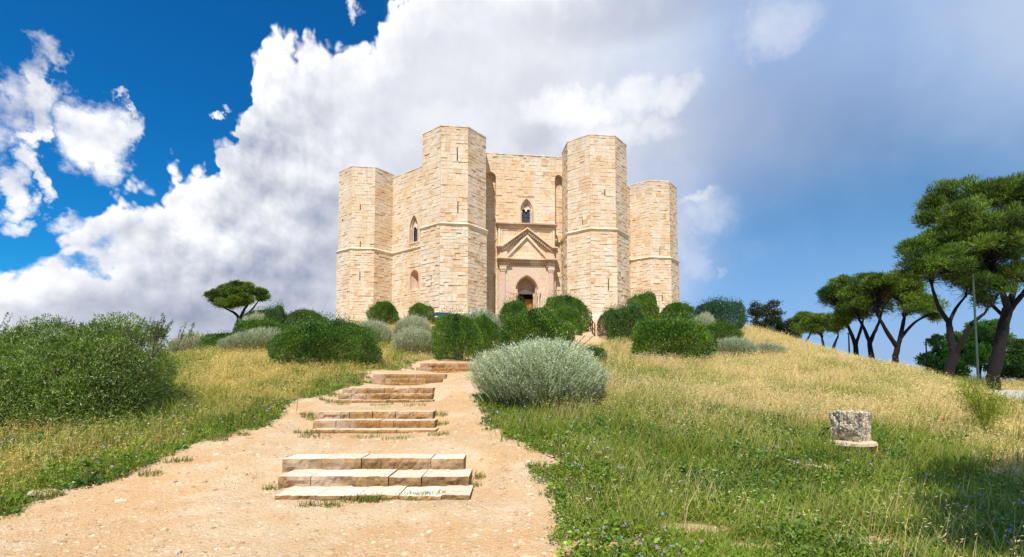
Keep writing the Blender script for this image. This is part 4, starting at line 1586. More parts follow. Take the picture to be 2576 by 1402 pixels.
def grey_shrub_mesh(seed, n=4200, nl=9, ln=0.045, wide=1.0, base=(0.36, 0.38, 0.23), tip=(0.86, 0.88, 0.70)):
    """silvery wormwood: hundreds of upright sprigs set with small leaves"""
    g = np.random.default_rng(seed)
    f = dome_shape(g, 24, 0.26, .36)
    d = unit(g.normal(size=(n, 3))); d[:, 2] = np.abs(d[:, 2]) * np.where(g.random(n) < .8, 1, -.35)
    R0 = f(d) * (1 - np.abs(g.normal(size=n)) * 0.15)
    R0 = np.where(g.random(n) < .2, R0 * g.uniform(.4, .9, n), R0)
    E = d * R0[:, None]
    E[:, 2] = E[:, 2] * .66 + .30
    D = unit(d * np.array([.8, .8, .3]) + np.array([0, 0, .75]) + g.normal(size=(n, 3)) * .28)
    L = g.uniform(.12, .36, n) * (1 + 1.0 * (g.random(n) < .16))
    S0 = E - D * (L * .75)[:, None]
    up = np.array([0, 0, 1.0])
    parts = []
    s = perp(D, g) * 0.0045
    mid = S0 + D * (L * .5)[:, None]
    end = S0 + D * L[:, None] + up * (L * .12)[:, None] * g.uniform(-.5, 1, n)[:, None]
    V = np.stack([S0 - s, S0 + s, mid + s, mid - s, end], 1).reshape(-1, 3)
    i = np.arange(n)[:, None] * 5
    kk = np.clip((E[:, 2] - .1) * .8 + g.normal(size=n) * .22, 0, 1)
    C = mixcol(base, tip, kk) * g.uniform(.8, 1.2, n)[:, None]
    parts.append((V, [i + np.array([[0, 1, 2, 3]]), i + np.array([[3, 2, 4]])], np.repeat(C, 5, 0)))
    t = g.uniform(.25, 1.0, (n, nl))
    P = S0[:, None] + (end - S0)[:, None] * t[..., None]
    DD = unit(D[:, None] * .9 + g.normal(size=(n, nl, 3)) * .55)
    P = P.reshape(-1, 3); DD = DD.reshape(-1, 3)
    CC_ = np.repeat(C, nl, 0) * g.uniform(.85, 1.15, n * nl)[:, None]
    parts.append(leaves(P, DD, ln * g.uniform(.6, 1.3, n * nl), ln * .26 * wide, CC_, g))
    return join(parts)


# ------------------------------------------------------------------ shrubs
PROTO = {}


def shrub_proto(kind, seed):
    key = (kind, seed)
    if key in PROTO: return PROTO[key]
    if kind == 'green': v = green_shrub_mesh(seed)
    elif kind == 'olive': v = green_shrub_mesh(seed, 22000, .06, (0.045, 0.10, 0.02), (0.12, 0.21, 0.035), 1.0)
    elif kind == 'blue': v = green_shrub_mesh(seed, 22000, .06, (0.03, 0.085, 0.045), (0.055, 0.15, 0.085), 1.4)
    elif kind == 'brown': v = green_shrub_mesh(seed, 15000, .05, (0.05, 0.045, 0.03), (0.12, 0.10, 0.07), 1.0)
    elif kind == 'fine': v = green_shrub_mesh(seed, 60000, .034, (0.030, 0.09, 0.012), (0.145, 0.265, 0.022), 1.1)
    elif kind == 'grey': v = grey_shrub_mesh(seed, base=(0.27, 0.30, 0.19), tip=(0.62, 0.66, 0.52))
    elif kind == 'greyfine': v = grey_shrub_mesh(seed, 9500, 11, .036)
    V, F, C = v
    me = np_mesh('foliage', V, F if isinstance(F, list) else [F], C, M['greyleaf' if kind.startswith('grey') else 'leaf'], obj=False)
    V, F, C = stems_mesh(seed + 50, 44, 1.08, .85, .022)
    st = np_mesh('stem', V, F, None, M['twig'], obj=False)
    PROTO[key] = (me, st)
    return PROTO[key]


def shrub(kind, seed, px, pbase, ptop, pw, Y, label, group, name='shrub', dz=0.0, deep=None):
    """px centre, pbase/ptop base and top, pw half width in the 2576 px frame; Y forward distance"""
    c = AT(px, pbase, Y)
    w = pw * Y / F2 * (1 + 0)
    z0 = tz(c[0], Y)
    top = AT(px, ptop, Y)[2]
    h = max(0.4, top - z0)
    me, st = shrub_proto(kind, seed)
    root = empty(name, (c[0], Y, z0 - .04 * h + dz), rng.uniform(0, 6.28))
    q_ = .93 if not kind.startswith('grey') else 1.0 if kind == 'greyfine' else 1.12
    root.scale = (w * q_, w * q_ * (deep or 1), h * (.93 if q_ < 1 else 1.0 if q_ == 1.0 else .97))
    tag(root, label, 'shrub', group)
    for nm, m in (('foliage', me), ('stem', st)):
        o = bpy.data.objects.new(nm, m); link(o, root)
    return root


GG = 'green shrubs on the castle hill'; GS = 'silver grey shrubs on the castle hill'
shrub('fine', 1, 817, 925, 801, 128, 20, 'large rounded dark green shrub in the golden grass left of the upper stairs', GG)
shrub('green', 2, 1153, 890, 783, 64, 24.5, 'round green shrub beside the topmost stone steps', GG)
shrub('green', 3, 1213, 862, 790, 42, 28, 'smaller green shrub tucked between the round shrub and the big central clump', GG)
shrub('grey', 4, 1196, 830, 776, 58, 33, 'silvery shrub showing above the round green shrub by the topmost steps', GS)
shrub('green', 5, 965, 812, 758, 40, 47, 'small green shrub at the foot of the far left castle tower', GG)
shrub('green', 6, 1060, 808, 762, 33, 47, 'small green shrub below the low round-headed castle window', GG)
shrub('grey', 7, 938, 866, 800, 46, 31, 'grey shrub directly behind the large rounded dark green one', GS)
shrub('grey', 8, 1036, 850, 790, 42, 36, 'pale grey shrub in front of the small shrub below the low castle window', GS)
shrub('grey', 9, 1056, 888, 826, 60, 27, 'broad silvery shrub left of the round green shrub by the topmost steps', GS)
shrub('green', 10, 1345, 880, 784, 92, 29, 'widest green shrub of the central clump, right below the castle door', GG)
shrub('green', 11, 1297, 850, 748, 44, 34, 'tall green shrub in front of the castle door, left of the portal axis', GG)
shrub('green', 2, 1425, 830, 739, 58, 40, 'dark rounded green shrub at the right foot of the castle gateway', GG)
shrub('green', 3, 1425, 850, 764, 38, 35, 'bright green shrub nestled in front of the dark one right of the gateway', GG)
shrub('green', 12, 1690, 905, 792, 104, 25.5, 'large spreading green shrub in the dry grass below the far right tower', GG)
shrub('brown', 13, 1545, 842, 775, 44, 36, 'dull brownish shrub beside the wooden handrail', GG)
shrub('green', 14, 1618, 840, 738, 44, 39, 'peaked green shrub rising between the two right-hand towers', GG)
shrub('olive', 15, 1580, 850, 768, 52, 34, 'olive green shrub behind the dry grass right of the handrail', GG)
shrub('green', 5, 1705, 820, 760, 46, 42, 'green shrub at the foot of the far right tower', GG)
shrub('blue', 16, 1808, 850, 756, 60, 38, 'bluish green feathery shrub against the sky right of the castle', GG)
shrub('green', 11, 1810, 870, 808, 50, 32, 'mid green shrub below the bluish feathery one', GG)
shrub('grey', 4, 1768, 830, 785, 28, 35, 'pale grey sprigs between the green shrubs right of the castle', GS)
shrub('grey', 8, 1840, 906, 846, 48, 27, 'silvery shrub at the right end of the large spreading green shrub', GS)
shrub('grey', 7, 1925, 902, 860, 36, 28, 'small grey cushion shrub standing alone on the right slope', GS)
shrub('green', 6, 655, 878, 800, 62, 31, 'dark green shrub climbing the left skyline below the lone pine', GG)
shrub('green', 11, 580, 885, 834, 60, 29, 'low dark green shrub on the left skyline', GG)
shrub('olive', 17, 695, 845, 776, 34, 33, 'glossy upright green bush right of the lone pine', GG)
shrub('grey', 9, 650, 880, 826, 58, 26.5, 'grey shrub in front of the dark green shrubs on the left skyline', GS)
shrub('grey', 4, 590, 885, 842, 32, 26, 'small grey shrub at the edge of the golden grass on the left', GS)
shrub('grey', 7, 648, 830, 782, 40, 40, 'grey shrub high on the slope behind the green ones on the left', GS)
shrub('grey', 8, 490, 888, 834, 50, 30, 'leftmost grey shrub on the skyline, beside the little railing', GS)
shrub('olive', 15, 676, 830, 776, 46, 48, 'dark bushy shrub just behind the trunk of the lone pine', GG)
shrub('olive', 17, 770, 830, 783, 52, 50, 'low dark shrub on the skyline between the lone pine and the castle', GG)
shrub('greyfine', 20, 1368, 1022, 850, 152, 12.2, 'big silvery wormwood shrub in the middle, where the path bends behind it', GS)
shrub('olive', 15, 1490, 930, 870, 30, 22, 'faint grey-green low bush right behind the big silvery shrub', GG)

# big willowy shrub on the left edge, near the camera
def near_bush():
    g = np.random.default_rng(77)
    parts = []; stems = []
    lobes = [((-9.7, 10.9), 1.4, 2.0), ((-8.55, 10.5), 1.05, 1.85), ((-10.9, 11.0), 1.6, 1.95), ((-9.2, 11.6), 1.3, 2.0), ((-12.4, 11.4), 1.6, 2.0), ((-9.3, 10.1), .95, 1.5), ((-10.5, 10.0), 1.1, 1.5), ((-11.7, 10.2), 1.2, 1.5), ((-8.3, 10.1), .8, 1.25), ((-8.9, 10.3), .9, 1.9)]
    ztop = AT(225, 818, 10.6)[2]
    lobes = [((a - .35, b), r, h) for (a, b), r, h in lobes + [((-8.2, 10.7), .85, 2.2), ((-8.05, 10.3), .7, 1.7)]]
    for (cx, cy), r, h in lobes:
        zb = tz(cx, cy)
        f = dome_shape(g, 40, .13, .28)
        n = int(23000 * (r / 1.3) ** 2)
        d = unit(g.normal(size=(n, 3)))
        d[:, 2] = np.where(d[:, 2] < -.6, -d[:, 2], d[:, 2])
        q = f(d) * (1 - np.abs(g.normal(size=n)) * .06) * (1 + .42 * (fbm(d[:, 0] * 5.5 * r + cx * 3, d[:, 2] * 5.5 * r + d[:, 1] * 4 * r, 61, 3) - .55))
        q = np.where(g.random(n) < .15, q * g.uniform(.6, .95, n), q)
        P = d * q[:, None] * np.array([r, r, h * .60])
        lo = d[:, 2] < 0
        P[lo, :2] /= np.maximum(np.hypot(d[lo, 0], d[lo, 1]), .5)[:, None] ** .8
        P += np.array([cx, cy, zb + h * .43])
        P[:, 2] = np.maximum(P[:, 2], zb + g.uniform(0, .3, n))
        D = unit(d * .5 + np.array([0, 0, .5]) + g.normal(size=(n, 3)) * .65)
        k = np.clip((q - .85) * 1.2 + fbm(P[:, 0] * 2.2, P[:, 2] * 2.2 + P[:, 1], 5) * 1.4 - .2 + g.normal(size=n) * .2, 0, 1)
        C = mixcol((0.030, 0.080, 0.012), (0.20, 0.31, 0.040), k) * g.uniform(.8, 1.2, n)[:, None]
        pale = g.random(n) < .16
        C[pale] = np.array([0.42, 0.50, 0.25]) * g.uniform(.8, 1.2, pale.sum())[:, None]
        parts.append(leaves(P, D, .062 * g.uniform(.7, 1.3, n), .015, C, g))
    # long shoots standing out of the crown
    for k in range(150):
        cx, cy = -7.2 - 5.5 * g.random(), 10.3 + g.random() * 1.2
        zc = ztop - g.uniform(.25, .55)
        if k < 46:
            px = g.choice([385, 150, 240, 330, 405, 370, 45], p=[.28, .12, .14, .14, .17, .10, .05]) + g.normal() * 10
            t = AT(px, 830 - g.uniform(0, 24), 10.4); cx = t[0]; cy = 10.4; zc = t[2] - .35
        L = g.uniform(.25, .55)
        dr = unit(np.array([g.normal() * .25 + .12, g.normal() * .2, 1.0]))
        p0 = np.array([cx, cy, zc]); p1 = p0 + dr * L + np.array([.05, 0, 0])
        pts = bez(p0, p1, dr * L * .5, g, 5)
        stems.append(tube(pts, np.linspace(.006, .002, 5), 4))
        m = int(22 * L / .4)
        tt = g.uniform(.2, 1, m)[:, None]
        P = p0 * (1 - tt) + p1 * tt
        D = unit(dr * .8 + g.normal(size=(m, 3)) * .6)
        C = np.tile(np.array([[0.10, 0.15, 0.045]]), (m, 1)) * g.uniform(.7, 1.5, m)[:, None]
        parts.append(leaves(P, D, .065, .016, C, g))
    for (cx, cy), r, h in lobes:
        for k in range(9):
            a = g.uniform(0, 6.28)
            p = np.array([cx + .2 * math.cos(a), cy + .2 * math.sin(a), tz(cx, cy) - .1]); e = p + np.array([math.cos(a) * r * .7, math.sin(a) * r * .7, h * .8])
            stems.append(tube(bez(p, e, (0, 0, h * .5), g, 6, .03), np.linspace(.035, .008, 6), 5))
    root = empty('shrub', (-9.6, 10.9, tz(-9.6, 10.9)))
    tag(root, 'very large dense willowy shrub filling the left edge of the foreground', 'shrub')
    loc = np.array(root.location)
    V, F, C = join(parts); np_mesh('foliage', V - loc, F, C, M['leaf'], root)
    V, F, C = join(stems); np_mesh('stem', V - loc, F, None, M['twig'], root)


near_bush()
#@@END_SHRUBS

# ------------------------------------------------------------------ pines
def tree(name, label, cat, group, base, trunks, lobes, seed, clump_r=.42, per=62, nlen=.22, nw=.035, dark=(0.030, 0.068, 0.012), light=(0.17, 0.27, 0.030), density=1.0, twigs=.5, mat='needle', upbias=.5, flat=.62, dead=0):
    """trunks: list of (points, r0, r1) in world space; lobes: (centre, rx, rz, index of the limb end it hangs on)"""
    g = np.random.default_rng(seed)
    base = np.asarray(base, float)
    wood = []; fol = []
    ends = []
    for pts, r0, r1 in trunks:
        pts = np.asarray(pts, float)
        # smooth subdivision of the axis
        t = np.linspace(0, len(pts) - 1, (len(pts) - 1) * 4 + 1)
        i = np.clip(t.astype(int), 0, len(pts) - 2); u = (t - i)[:, None]
        P0 = pts[np.maximum(i - 1, 0)]; P1 = pts[i]; P2 = pts[i + 1]; P3 = pts[np.minimum(i + 2, len(pts) - 1)]
        q = .5 * (2 * P1 + (P2 - P0) * u + (2 * P0 - 5 * P1 + 4 * P2 - P3) * u ** 2 + (3 * P1 - P0 - 3 * P2 + P3) * u ** 3)
        q[1:-1] += g.normal(size=(len(q) - 2, 3)) * r0 * .06
        rad = np.linspace(r0, r1, len(q)) * (1 + g.normal(size=len(q)) * .04)
        wood.append(tube(q, rad, 9))
        ends.append((q[-1], unit(q[-1] - q[-3]), r1, q))
    for c, rx, rz, ei in lobes:
        c = np.asarray(c, float)
        e, dr, r1, q = ends[ei]
        L = np.linalg.norm(c - e)
        b = bez(e, c - np.array([0, 0, rz * .25]), dr * L * .45, g, 8, L * .02)
        wood.append(tube(b, np.linspace(r1 * .85, r1 * .3, 8), 7))
        n = int(36 * density * (rx / 1.0) ** 2 * (1 + rz / rx) * (.42 / clump_r) ** 2)
        n = max(n, 10)
        ns = max(5, int(7 * density * rx / 1.4))
        sd = unit(g.normal(size=(ns, 3)) + np.array([0, 0, upbias]))
        SC = c + sd * np.array([rx, rx, rz]) * g.uniform(.5, .8, ns)[:, None]
        si = g.integers(0, ns, n)
        d = unit(g.normal(size=(n, 3)) + np.array([0, 0, upbias * .8]))
        rr = g.uniform(.5, 1.0, n) ** .6
        K = SC[si] + d * rr[:, None] * np.array([rx, rx, max(rz, rx * .5)]) * g.uniform(.34, .5, n)[:, None]
        K[:, 2] = np.maximum(K[:, 2], c[2] - rz * flat + g.uniform(0, .3 * rz, n))
        # twigs from the limb to the clumps
        for k in np.nonzero(g.random(n) < twigs)[0]:
            s = b[g.integers(2, 8)]
            tw = bez(s, K[k], (K[k] - s) * .3 + np.array([0, 0, -.1]), g, 5, .04)
            wood.append(tube(tw, np.linspace(r1 * .22, r1 * .07, 5), 4))
        cs = clump_r * g.uniform(.6, 1.25, n)
        m = per
        dd = unit(g.normal(size=(n, m, 3)) + np.array([0, 0, .55]))
        P = K[:, None] + dd * (cs[:, None] * g.uniform(.15, .95, (n, m)))[..., None] * np.array([1, 1, .72])
        P = P.reshape(-1, 3); DD = unit(dd.reshape(-1, 3) * .8 + np.array([0, 0, .5]) + g.normal(size=(n * m, 3)) * .3)
        kc = np.clip(.42 + g.normal(size=n) * .2 + g.normal(size=ns)[si] * .25, 0, 1)
        kk = np.repeat(kc, m) + (dd[..., 2].reshape(-1)) * .12 + g.normal(size=n * m) * .1
        C = mixcol(dark, light, np.clip(kk, 0, 1))
        fol.append(leaves(P, DD, nlen * g.uniform(.7, 1.3, n * m), nw, C, g))
        for k in range(int(dead * n)):
            s = b[g.integers(2, 7)]
            a = g.uniform(0, 6.28)
            e2 = s + np.array([math.cos(a) * rx * g.uniform(.4, 1.0), math.sin(a) * rx * g.uniform(.4, 1.0), g.uniform(-.7, .2) * rz])
            wood.append(tube(bez(s, e2, (e2 - s) * .4 + np.array([0, 0, .15]), g, 5, .05), np.linspace(.018, .004, 5), 4))
    root = empty(name, base)
    tag(root, label, cat, group)
    V, F, C = join(wood); np_mesh('trunk', V - base, F, None, M['bark'], root, smooth=True)
    V, F, C = join(fol); np_mesh('crown', V - base, F, C, M[mat], root)
    return root


def px_tree(name, label, cat, group, Y, trunk_px, lobes_px, seed, depth=1.0, **kw):
    """trunk_px: list of (list of (px, py, dY), r0, r1); lobes_px: (px, py, rx px, rz px, dY, limb)"""
    tr = []
    for pts, r0, r1 in trunk_px:
        tr.append(([AT(p[0], p[1], Y + (p[2] if len(p) > 2 else 0)) for p in pts], r0, r1))
    b = np.array(tr[0][0][0]); g0 = tz(b[0], b[1])
    if g0 < b[2] - .05:
        tr[0][0].insert(0, np.array([b[0] - .05, b[1], g0 - .15]))
        b = tr[0][0][0]
    lb = []
    for p in lobes_px:
        c = AT(p[0], p[1], Y + p[4])
        s = (Y + p[4]) / F2
        lb.append((c, p[2] * s, p[3] * s, p[5]))
    b = np.array([b[0], b[1], tz(b[0], b[1])])
    return tree(name, label, cat, group, b, tr, lb, seed, **kw)


PG = 'umbrella pines lining the road'
# nearest pine, right edge of the picture
px_tree('pine_tree', 'tallest umbrella pine at the right edge, thick trunk leaning right above the road', 'pine tree', PG, 31,
        [([(2500, 962), (2508, 900), (2524, 830), (2536, 775)], .37, .27),
         ([(2536, 780), (2520, 730, -.5), (2505, 690, -1)], .21, .10),
         ([(2536, 780), (2552, 720, .5), (2560, 670, 1)], .21, .11),
         ([(2536, 785), (2572, 740, -.5), (2610, 690, -1)], .18, .09),
         ([(2530, 800), (2490, 760, 1), (2455, 700, 1.5)], .12, .06)],
        [(2436, 562, 74, 50, -1.5, 1), (2400, 640, 60, 45, -.5, 4), (2380, 545, 58, 38, .5, 4), (2450, 500, 62, 36, 1, 1), (2392, 485, 44, 22, 1.5, 1), (2530, 500, 88, 45, 0, 2), (2600, 520, 80, 55, -1, 3),
         (2510, 600, 90, 58, -2, 1), (2590, 620, 80, 50, .5, 3), (2480, 665, 60, 32, .5, 4), (2370, 600, 40, 30, -1, 4), (2690, 560, 90, 60, 0, 3), (2640, 470, 80, 30, 1, 2), (2345, 520, 30, 24, .8, 4), (2560, 470, 50, 20, -1.5, 2), (2440, 728, 46, 26, .5, 4), (2560, 700, 60, 30, -1.5, 3), (2500, 700, 40, 24, 1.0, 1)],
        301, density=.85, clump_r=.5, nlen=.30, nw=.040, dead=.22)
px_tree('pine_tree', 'umbrella pine with a forked trunk and long bare limbs in front of the leafy bush', 'pine tree', PG, 30,
        [([(2383, 962), (2390, 925), (2402, 890)], .32, .26),
         ([(2402, 893), (2392, 850, .3), (2388, 810, .4)], .22, .16),
         ([(2402, 893), (2425, 850, -.4), (2445, 815, -.6), (2475, 790, -.8)], .17, .08),
         ([(2388, 812, .4), (2360, 770, .4), (2345, 720, .2)], .15, .07),
         ([(2388, 812, .4), (2405, 775, .8), (2425, 750, 1)], .12, .06)],
        [(2330, 655, 58, 40, 0, 3), (2298, 640, 34, 30, .5, 3), (2375, 670, 52, 36, -.8, 3), (2350, 610, 46, 28, .8, 3), (2420, 690, 46, 34, .8, 4), (2312, 690, 30, 20, 0, 3), (2460, 720, 40, 26, -.5, 4), (2505, 738, 38, 24, -.8, 2), (2480, 765, 22, 14, -.3, 2)],
        302, density=.85, clump_r=.42, nlen=.24, nw=.040, dead=.5)
px_tree('pine_tree', 'umbrella pine whose right limb spreads low to the side, third along the road', 'pine tree', PG, 46,
        [([(2256, 945), (2252, 905), (2258, 872)], .30, .22),
         ([(2258, 874), (2232, 835), (2212, 800)], .22, .12),
         ([(2258, 874), (2268, 835), (2275, 800)], .22, .13),
         ([(2266, 850), (2300, 812), (2340, 790)], .16, .07)],
        [(2210, 745, 46, 38, 0, 1), (2250, 735, 46, 36, 1, 2), (2290, 740, 40, 34, 0, 2), (2220, 710, 38, 20, -1, 1), (2275, 705, 36, 18, 0, 2), (2330, 770, 40, 24, 0, 3), (2350, 800, 20, 12, .5, 3), (2300, 775, 34, 22, -1, 2)],
        303, clump_r=.5, nlen=.28, nw=.055, dead=.3)
px_tree('pine_tree', 'umbrella pine with dark upright trunk, right of the first lamp post', 'pine tree', PG, 51,
        [([(2195, 945), (2193, 905), (2188, 860)], .30, .22),
         ([(2188, 862), (2175, 830), (2160, 800)], .2, .11),
         ([(2188, 862), (2203, 830), (2215, 800)], .2, .11)],
        [(2160, 760, 40, 34, 0, 1), (2200, 770, 40, 34, -1, 2), (2180, 722, 44, 26, 0, 1), (2150, 740, 30, 22, 1, 1), (2225, 745, 28, 26, 1, 2)],
        304, clump_r=.5, nlen=.28, nw=.055, dead=.1)
px_tree('pine_tree', 'umbrella pine with broad rounded crown, directly right of the slender forked one', 'pine tree', PG, 55,
        [([(2157, 940), (2155, 905), (2152, 868)], .31, .24),
         ([(2152, 870), (2140, 835), (2125, 805)], .22, .12),
         ([(2152, 870), (2162, 840), (2170, 810)], .2, .11)],
        [(2110, 765, 44, 40, 0, 1), (2145, 745, 44, 36, 1, 2), (2120, 725, 40, 22, 0, 1), (2090, 745, 24, 30, -.5, 1), (2150, 790, 34, 26, -1, 2), (2110, 812, 26, 16, 0, 1)],
        305, clump_r=.52, nlen=.3, nw=.06, dead=.1)
px_tree('pine_tree', 'slender pine with a trunk forked low like the letter Y', 'pine tree', PG, 66,
        [([(2086, 925), (2085, 912), (2086, 905)], .30, .24),
         ([(2086, 907), (2074, 880), (2068, 850)], .24, .12),
         ([(2086, 907), (2098, 870), (2108, 845)], .24, .12)],
        [(2058, 822, 34, 26, 0, 1), (2095, 825, 30, 20, 1, 2), (2070, 800, 26, 12, 0, 1), (2035, 835, 18, 14, 0, 1)],
        306, clump_r=.55, nlen=.3, nw=.07, dead=.1)
px_tree('pine_tree', 'farthest small umbrella pine, left end of the row along the road', 'pine tree', PG, 76,
        [([(2021, 912), (2020, 890), (2018, 872)], .32, .26),
         ([(2018, 873), (2005, 850), (1998, 835)], .18, .1),
         ([(2018, 873), (2030, 855), (2040, 838)], .18, .1)],
        [(2005, 825, 28, 24, 0, 1), (2030, 812, 26, 20, 0, 2), (1988, 845, 18, 18, 0, 1), (2020, 800, 22, 10, 0, 1)],
        307, clump_r=.6, nlen=.32, nw=.08, dead=.1)
# lone pine on the left skyline
px_tree('pine_tree', 'lone umbrella pine on the left skyline with a gap under its right lobe', 'pine tree', None, 52,
        [([(603, 850), (602, 815), (603, 800)], .34, .26),
         ([(603, 801), (588, 786), (568, 776)], .17, .09),
         ([(603, 801), (613, 782), (622, 768)], .17, .10),
         ([(603, 801), (630, 782), (648, 760)], .12, .06)],
        [(548, 752, 26, 20, 0, 1), (572, 742, 32, 22, 1, 1), (598, 734, 30, 18, 0, 2), (625, 736, 28, 18, 1, 2), (648, 742, 22, 12, 0, 3), (575, 765, 30, 12, -1, 1), (610, 755, 24, 12, -1, 2), (660, 750, 14, 8, 0, 3)],
        308, clump_r=.40, per=80, nlen=.22, nw=.05, density=1.5, dead=.1)
# dark evergreen oak at the edge of the slope
px_tree('oak_tree', 'dark loose-leaved oak on the slope between the castle shrubs and the pines', 'tree', None, 50,
        [([(1935, 890), (1932, 860), (1928, 830)], .30, .16),
         ([(1932, 862), (1950, 840), (1965, 820)], .16, .07),
         ([(1932, 862), (1910, 830), (1902, 800)], .16, .07)],
        [(1905, 785, 26, 26, 0, 2), (1935, 780, 28, 22, 1, 0), (1962, 800, 24, 20, 0, 1), (1905, 825, 28, 22, -1, 2), (1945, 825, 30, 24, 0, 0), (1975, 835, 26, 24, 0, 1), (1990, 858, 22, 22, 0, 1), (1928, 850, 34, 18, 0, 0), (1960, 862, 30, 20, -1, 1)],
        309, clump_r=.5, per=34, nlen=.16, nw=.10, dark=(0.015, 0.028, 0.012), light=(0.045, 0.070, 0.028), mat='leaf', flat=.9, upbias=.2, density=.9)
# leafy green bushes behind the big pines
for i, (lab, Y, tp, lb, sd) in enumerate((
    ('bright green leafy tree behind the forked pine, beside the lamp post with a bent head', 38, [([(2400, 960), (2395, 930), (2390, 900)], .16, .09)],
     [(2370, 880, 40, 34, 0, 0), (2400, 905, 40, 36, 1, 0), (2350, 915, 28, 26, 0, 0), (2420, 860, 40, 30, 1, 0), (2380, 930, 40, 24, -1, 0), (2440, 900, 34, 36, 1, 0)], 311),
    ('bright green leafy tree between the trunks of the two nearest pines', 40, [([(2462, 958), (2465, 930), (2468, 900)], .16, .09)],
     [(2470, 870, 34, 40, 0, 0), (2450, 835, 34, 26, 0, 0), (2490, 830, 30, 30, 1, 0), (2480, 920, 36, 30, 0, 0), (2510, 880, 34, 40, 1, 0)], 312),
    ('darker leafy tree at the right edge behind the thick pine trunk', 40, [([(2575, 960), (2572, 930), (2570, 900)], .18, .1)],
     [(2560, 900, 34, 40, 0, 0), (2590, 870, 40, 36, 0, 0), (2570, 940, 50, 24, -1, 0), (2630, 900, 50, 50, 0, 0), (2540, 925, 28, 30, 0, 0)], 313))):
    px_tree('leafy_tree', lab, 'tree', 'leafy trees behind the pines', Y, tp, lb, sd, clump_r=.36, per=46, nlen=.15, nw=.085,
            dark=(0.035, 0.12, 0.025) if i < 2 else (.03, .08, .018), light=(0.20, 0.42, 0.06) if i < 2 else (.10, .2, .04), mat='leaf', flat=.95, upbias=.2, density=.9)
# pine behind the camera's right shoulder: it throws the shade across the lower right corner
bx, by = 6.2, 1.1
tree('pine_tree', 'pine standing just outside the right of the view whose shade falls on the grass', 'pine tree', None, (bx, by, tz(bx, by)),
     [([(bx, by, tz(bx, by) - .1), (bx + .1, by, 2.5), (bx - .2, by + .1, 4.2)], .22, .12)],
     [((3.7, .4, 5.0), .95, .7, 0), ((4.3, 1.5, 5.1), 1.0, .7, 0), ((5.3, .8, 5.2), 1.2, .8, 0), ((5.2, 2.5, 5.0), .9, .7, 0), ((6.5, 1.8, 5.2), 1.2, .8, 0), ((6.5, 3.5, 5.0), 1.0, .7, 0), ((7.7, 2.8, 5.0), 1.1, .8, 0), ((4.4, -.5, 5.0), 1.0, .7, 0)],
     320, clump_r=.4, per=60, nlen=.22, nw=.04, density=1.3)
#@@END_TREES

# ------------------------------------------------------------------ grass and weeds
def scatter(n, Ya, Yb, g, e=1.6, ua=-1.3, ub=1.35):
    p = 2 - e
    Y = (Ya ** p + (Yb ** p - Ya ** p) * g.random(n)) ** (1 / p)
    X = Y * g.uniform(ua, ub, n)
    return X, Y


def blades(P, H, Wd, lean, C, g, tipcol=None):
    """grass blades: a bent ribbon of one quad and one triangle"""
    n = len(P)
    a = g.uniform(0, 2 * np.pi, n)
    wind = np.array([0.55, 0.1, 0])
    dr = unit(np.stack([np.cos(a), np.sin(a), np.zeros(n)], 1) + wind)
    s = np.stack([-np.sin(a * 1.7), np.cos(a * 1.7), np.zeros(n)], 1) * (Wd * .5)[:, None]
    up = np.array([0, 0, 1.0])
    m = P + up * (H * .55)[:, None] + dr * (H * lean * .30)[:, None]
    t = P + up * (H * (1 - .25 * lean ** 2))[:, None] + dr * (H * lean)[:, None]
    V = np.stack([P - s, P + s, m + s * .8, m - s * .8, t], 1).reshape(-1, 3)
    i = np.arange(n)[:, None] * 5
    CC_ = np.repeat(C, 5, 0)
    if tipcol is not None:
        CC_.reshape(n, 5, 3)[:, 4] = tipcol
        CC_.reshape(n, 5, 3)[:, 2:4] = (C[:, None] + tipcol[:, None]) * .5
    return V, [i + np.array([[0, 1, 2, 3]]), i + np.array([[3, 2, 4]])], CC_, t


def clear_of(X, Y, margin=0.0):
    """True where plants may grow: off the path, the road, the stairs and the bare patches"""
    wob = (fbm(X * 1.2, Y * 1.2, 21) - 0.5) * 0.9
    ok = (poly_dist(X, Y, PATH) + wob > margin + 0.05) & (poly_dist(X, Y, ROAD) > 0.0)
    for bx, by, br in BARE:
        ok &= np.hypot((X - bx) / 1.7, Y - by) > br * 0.95
    ok &= np.hypot(X - AT(2142, 1128, 8.8)[0], Y - 8.65) > .43
    return ok


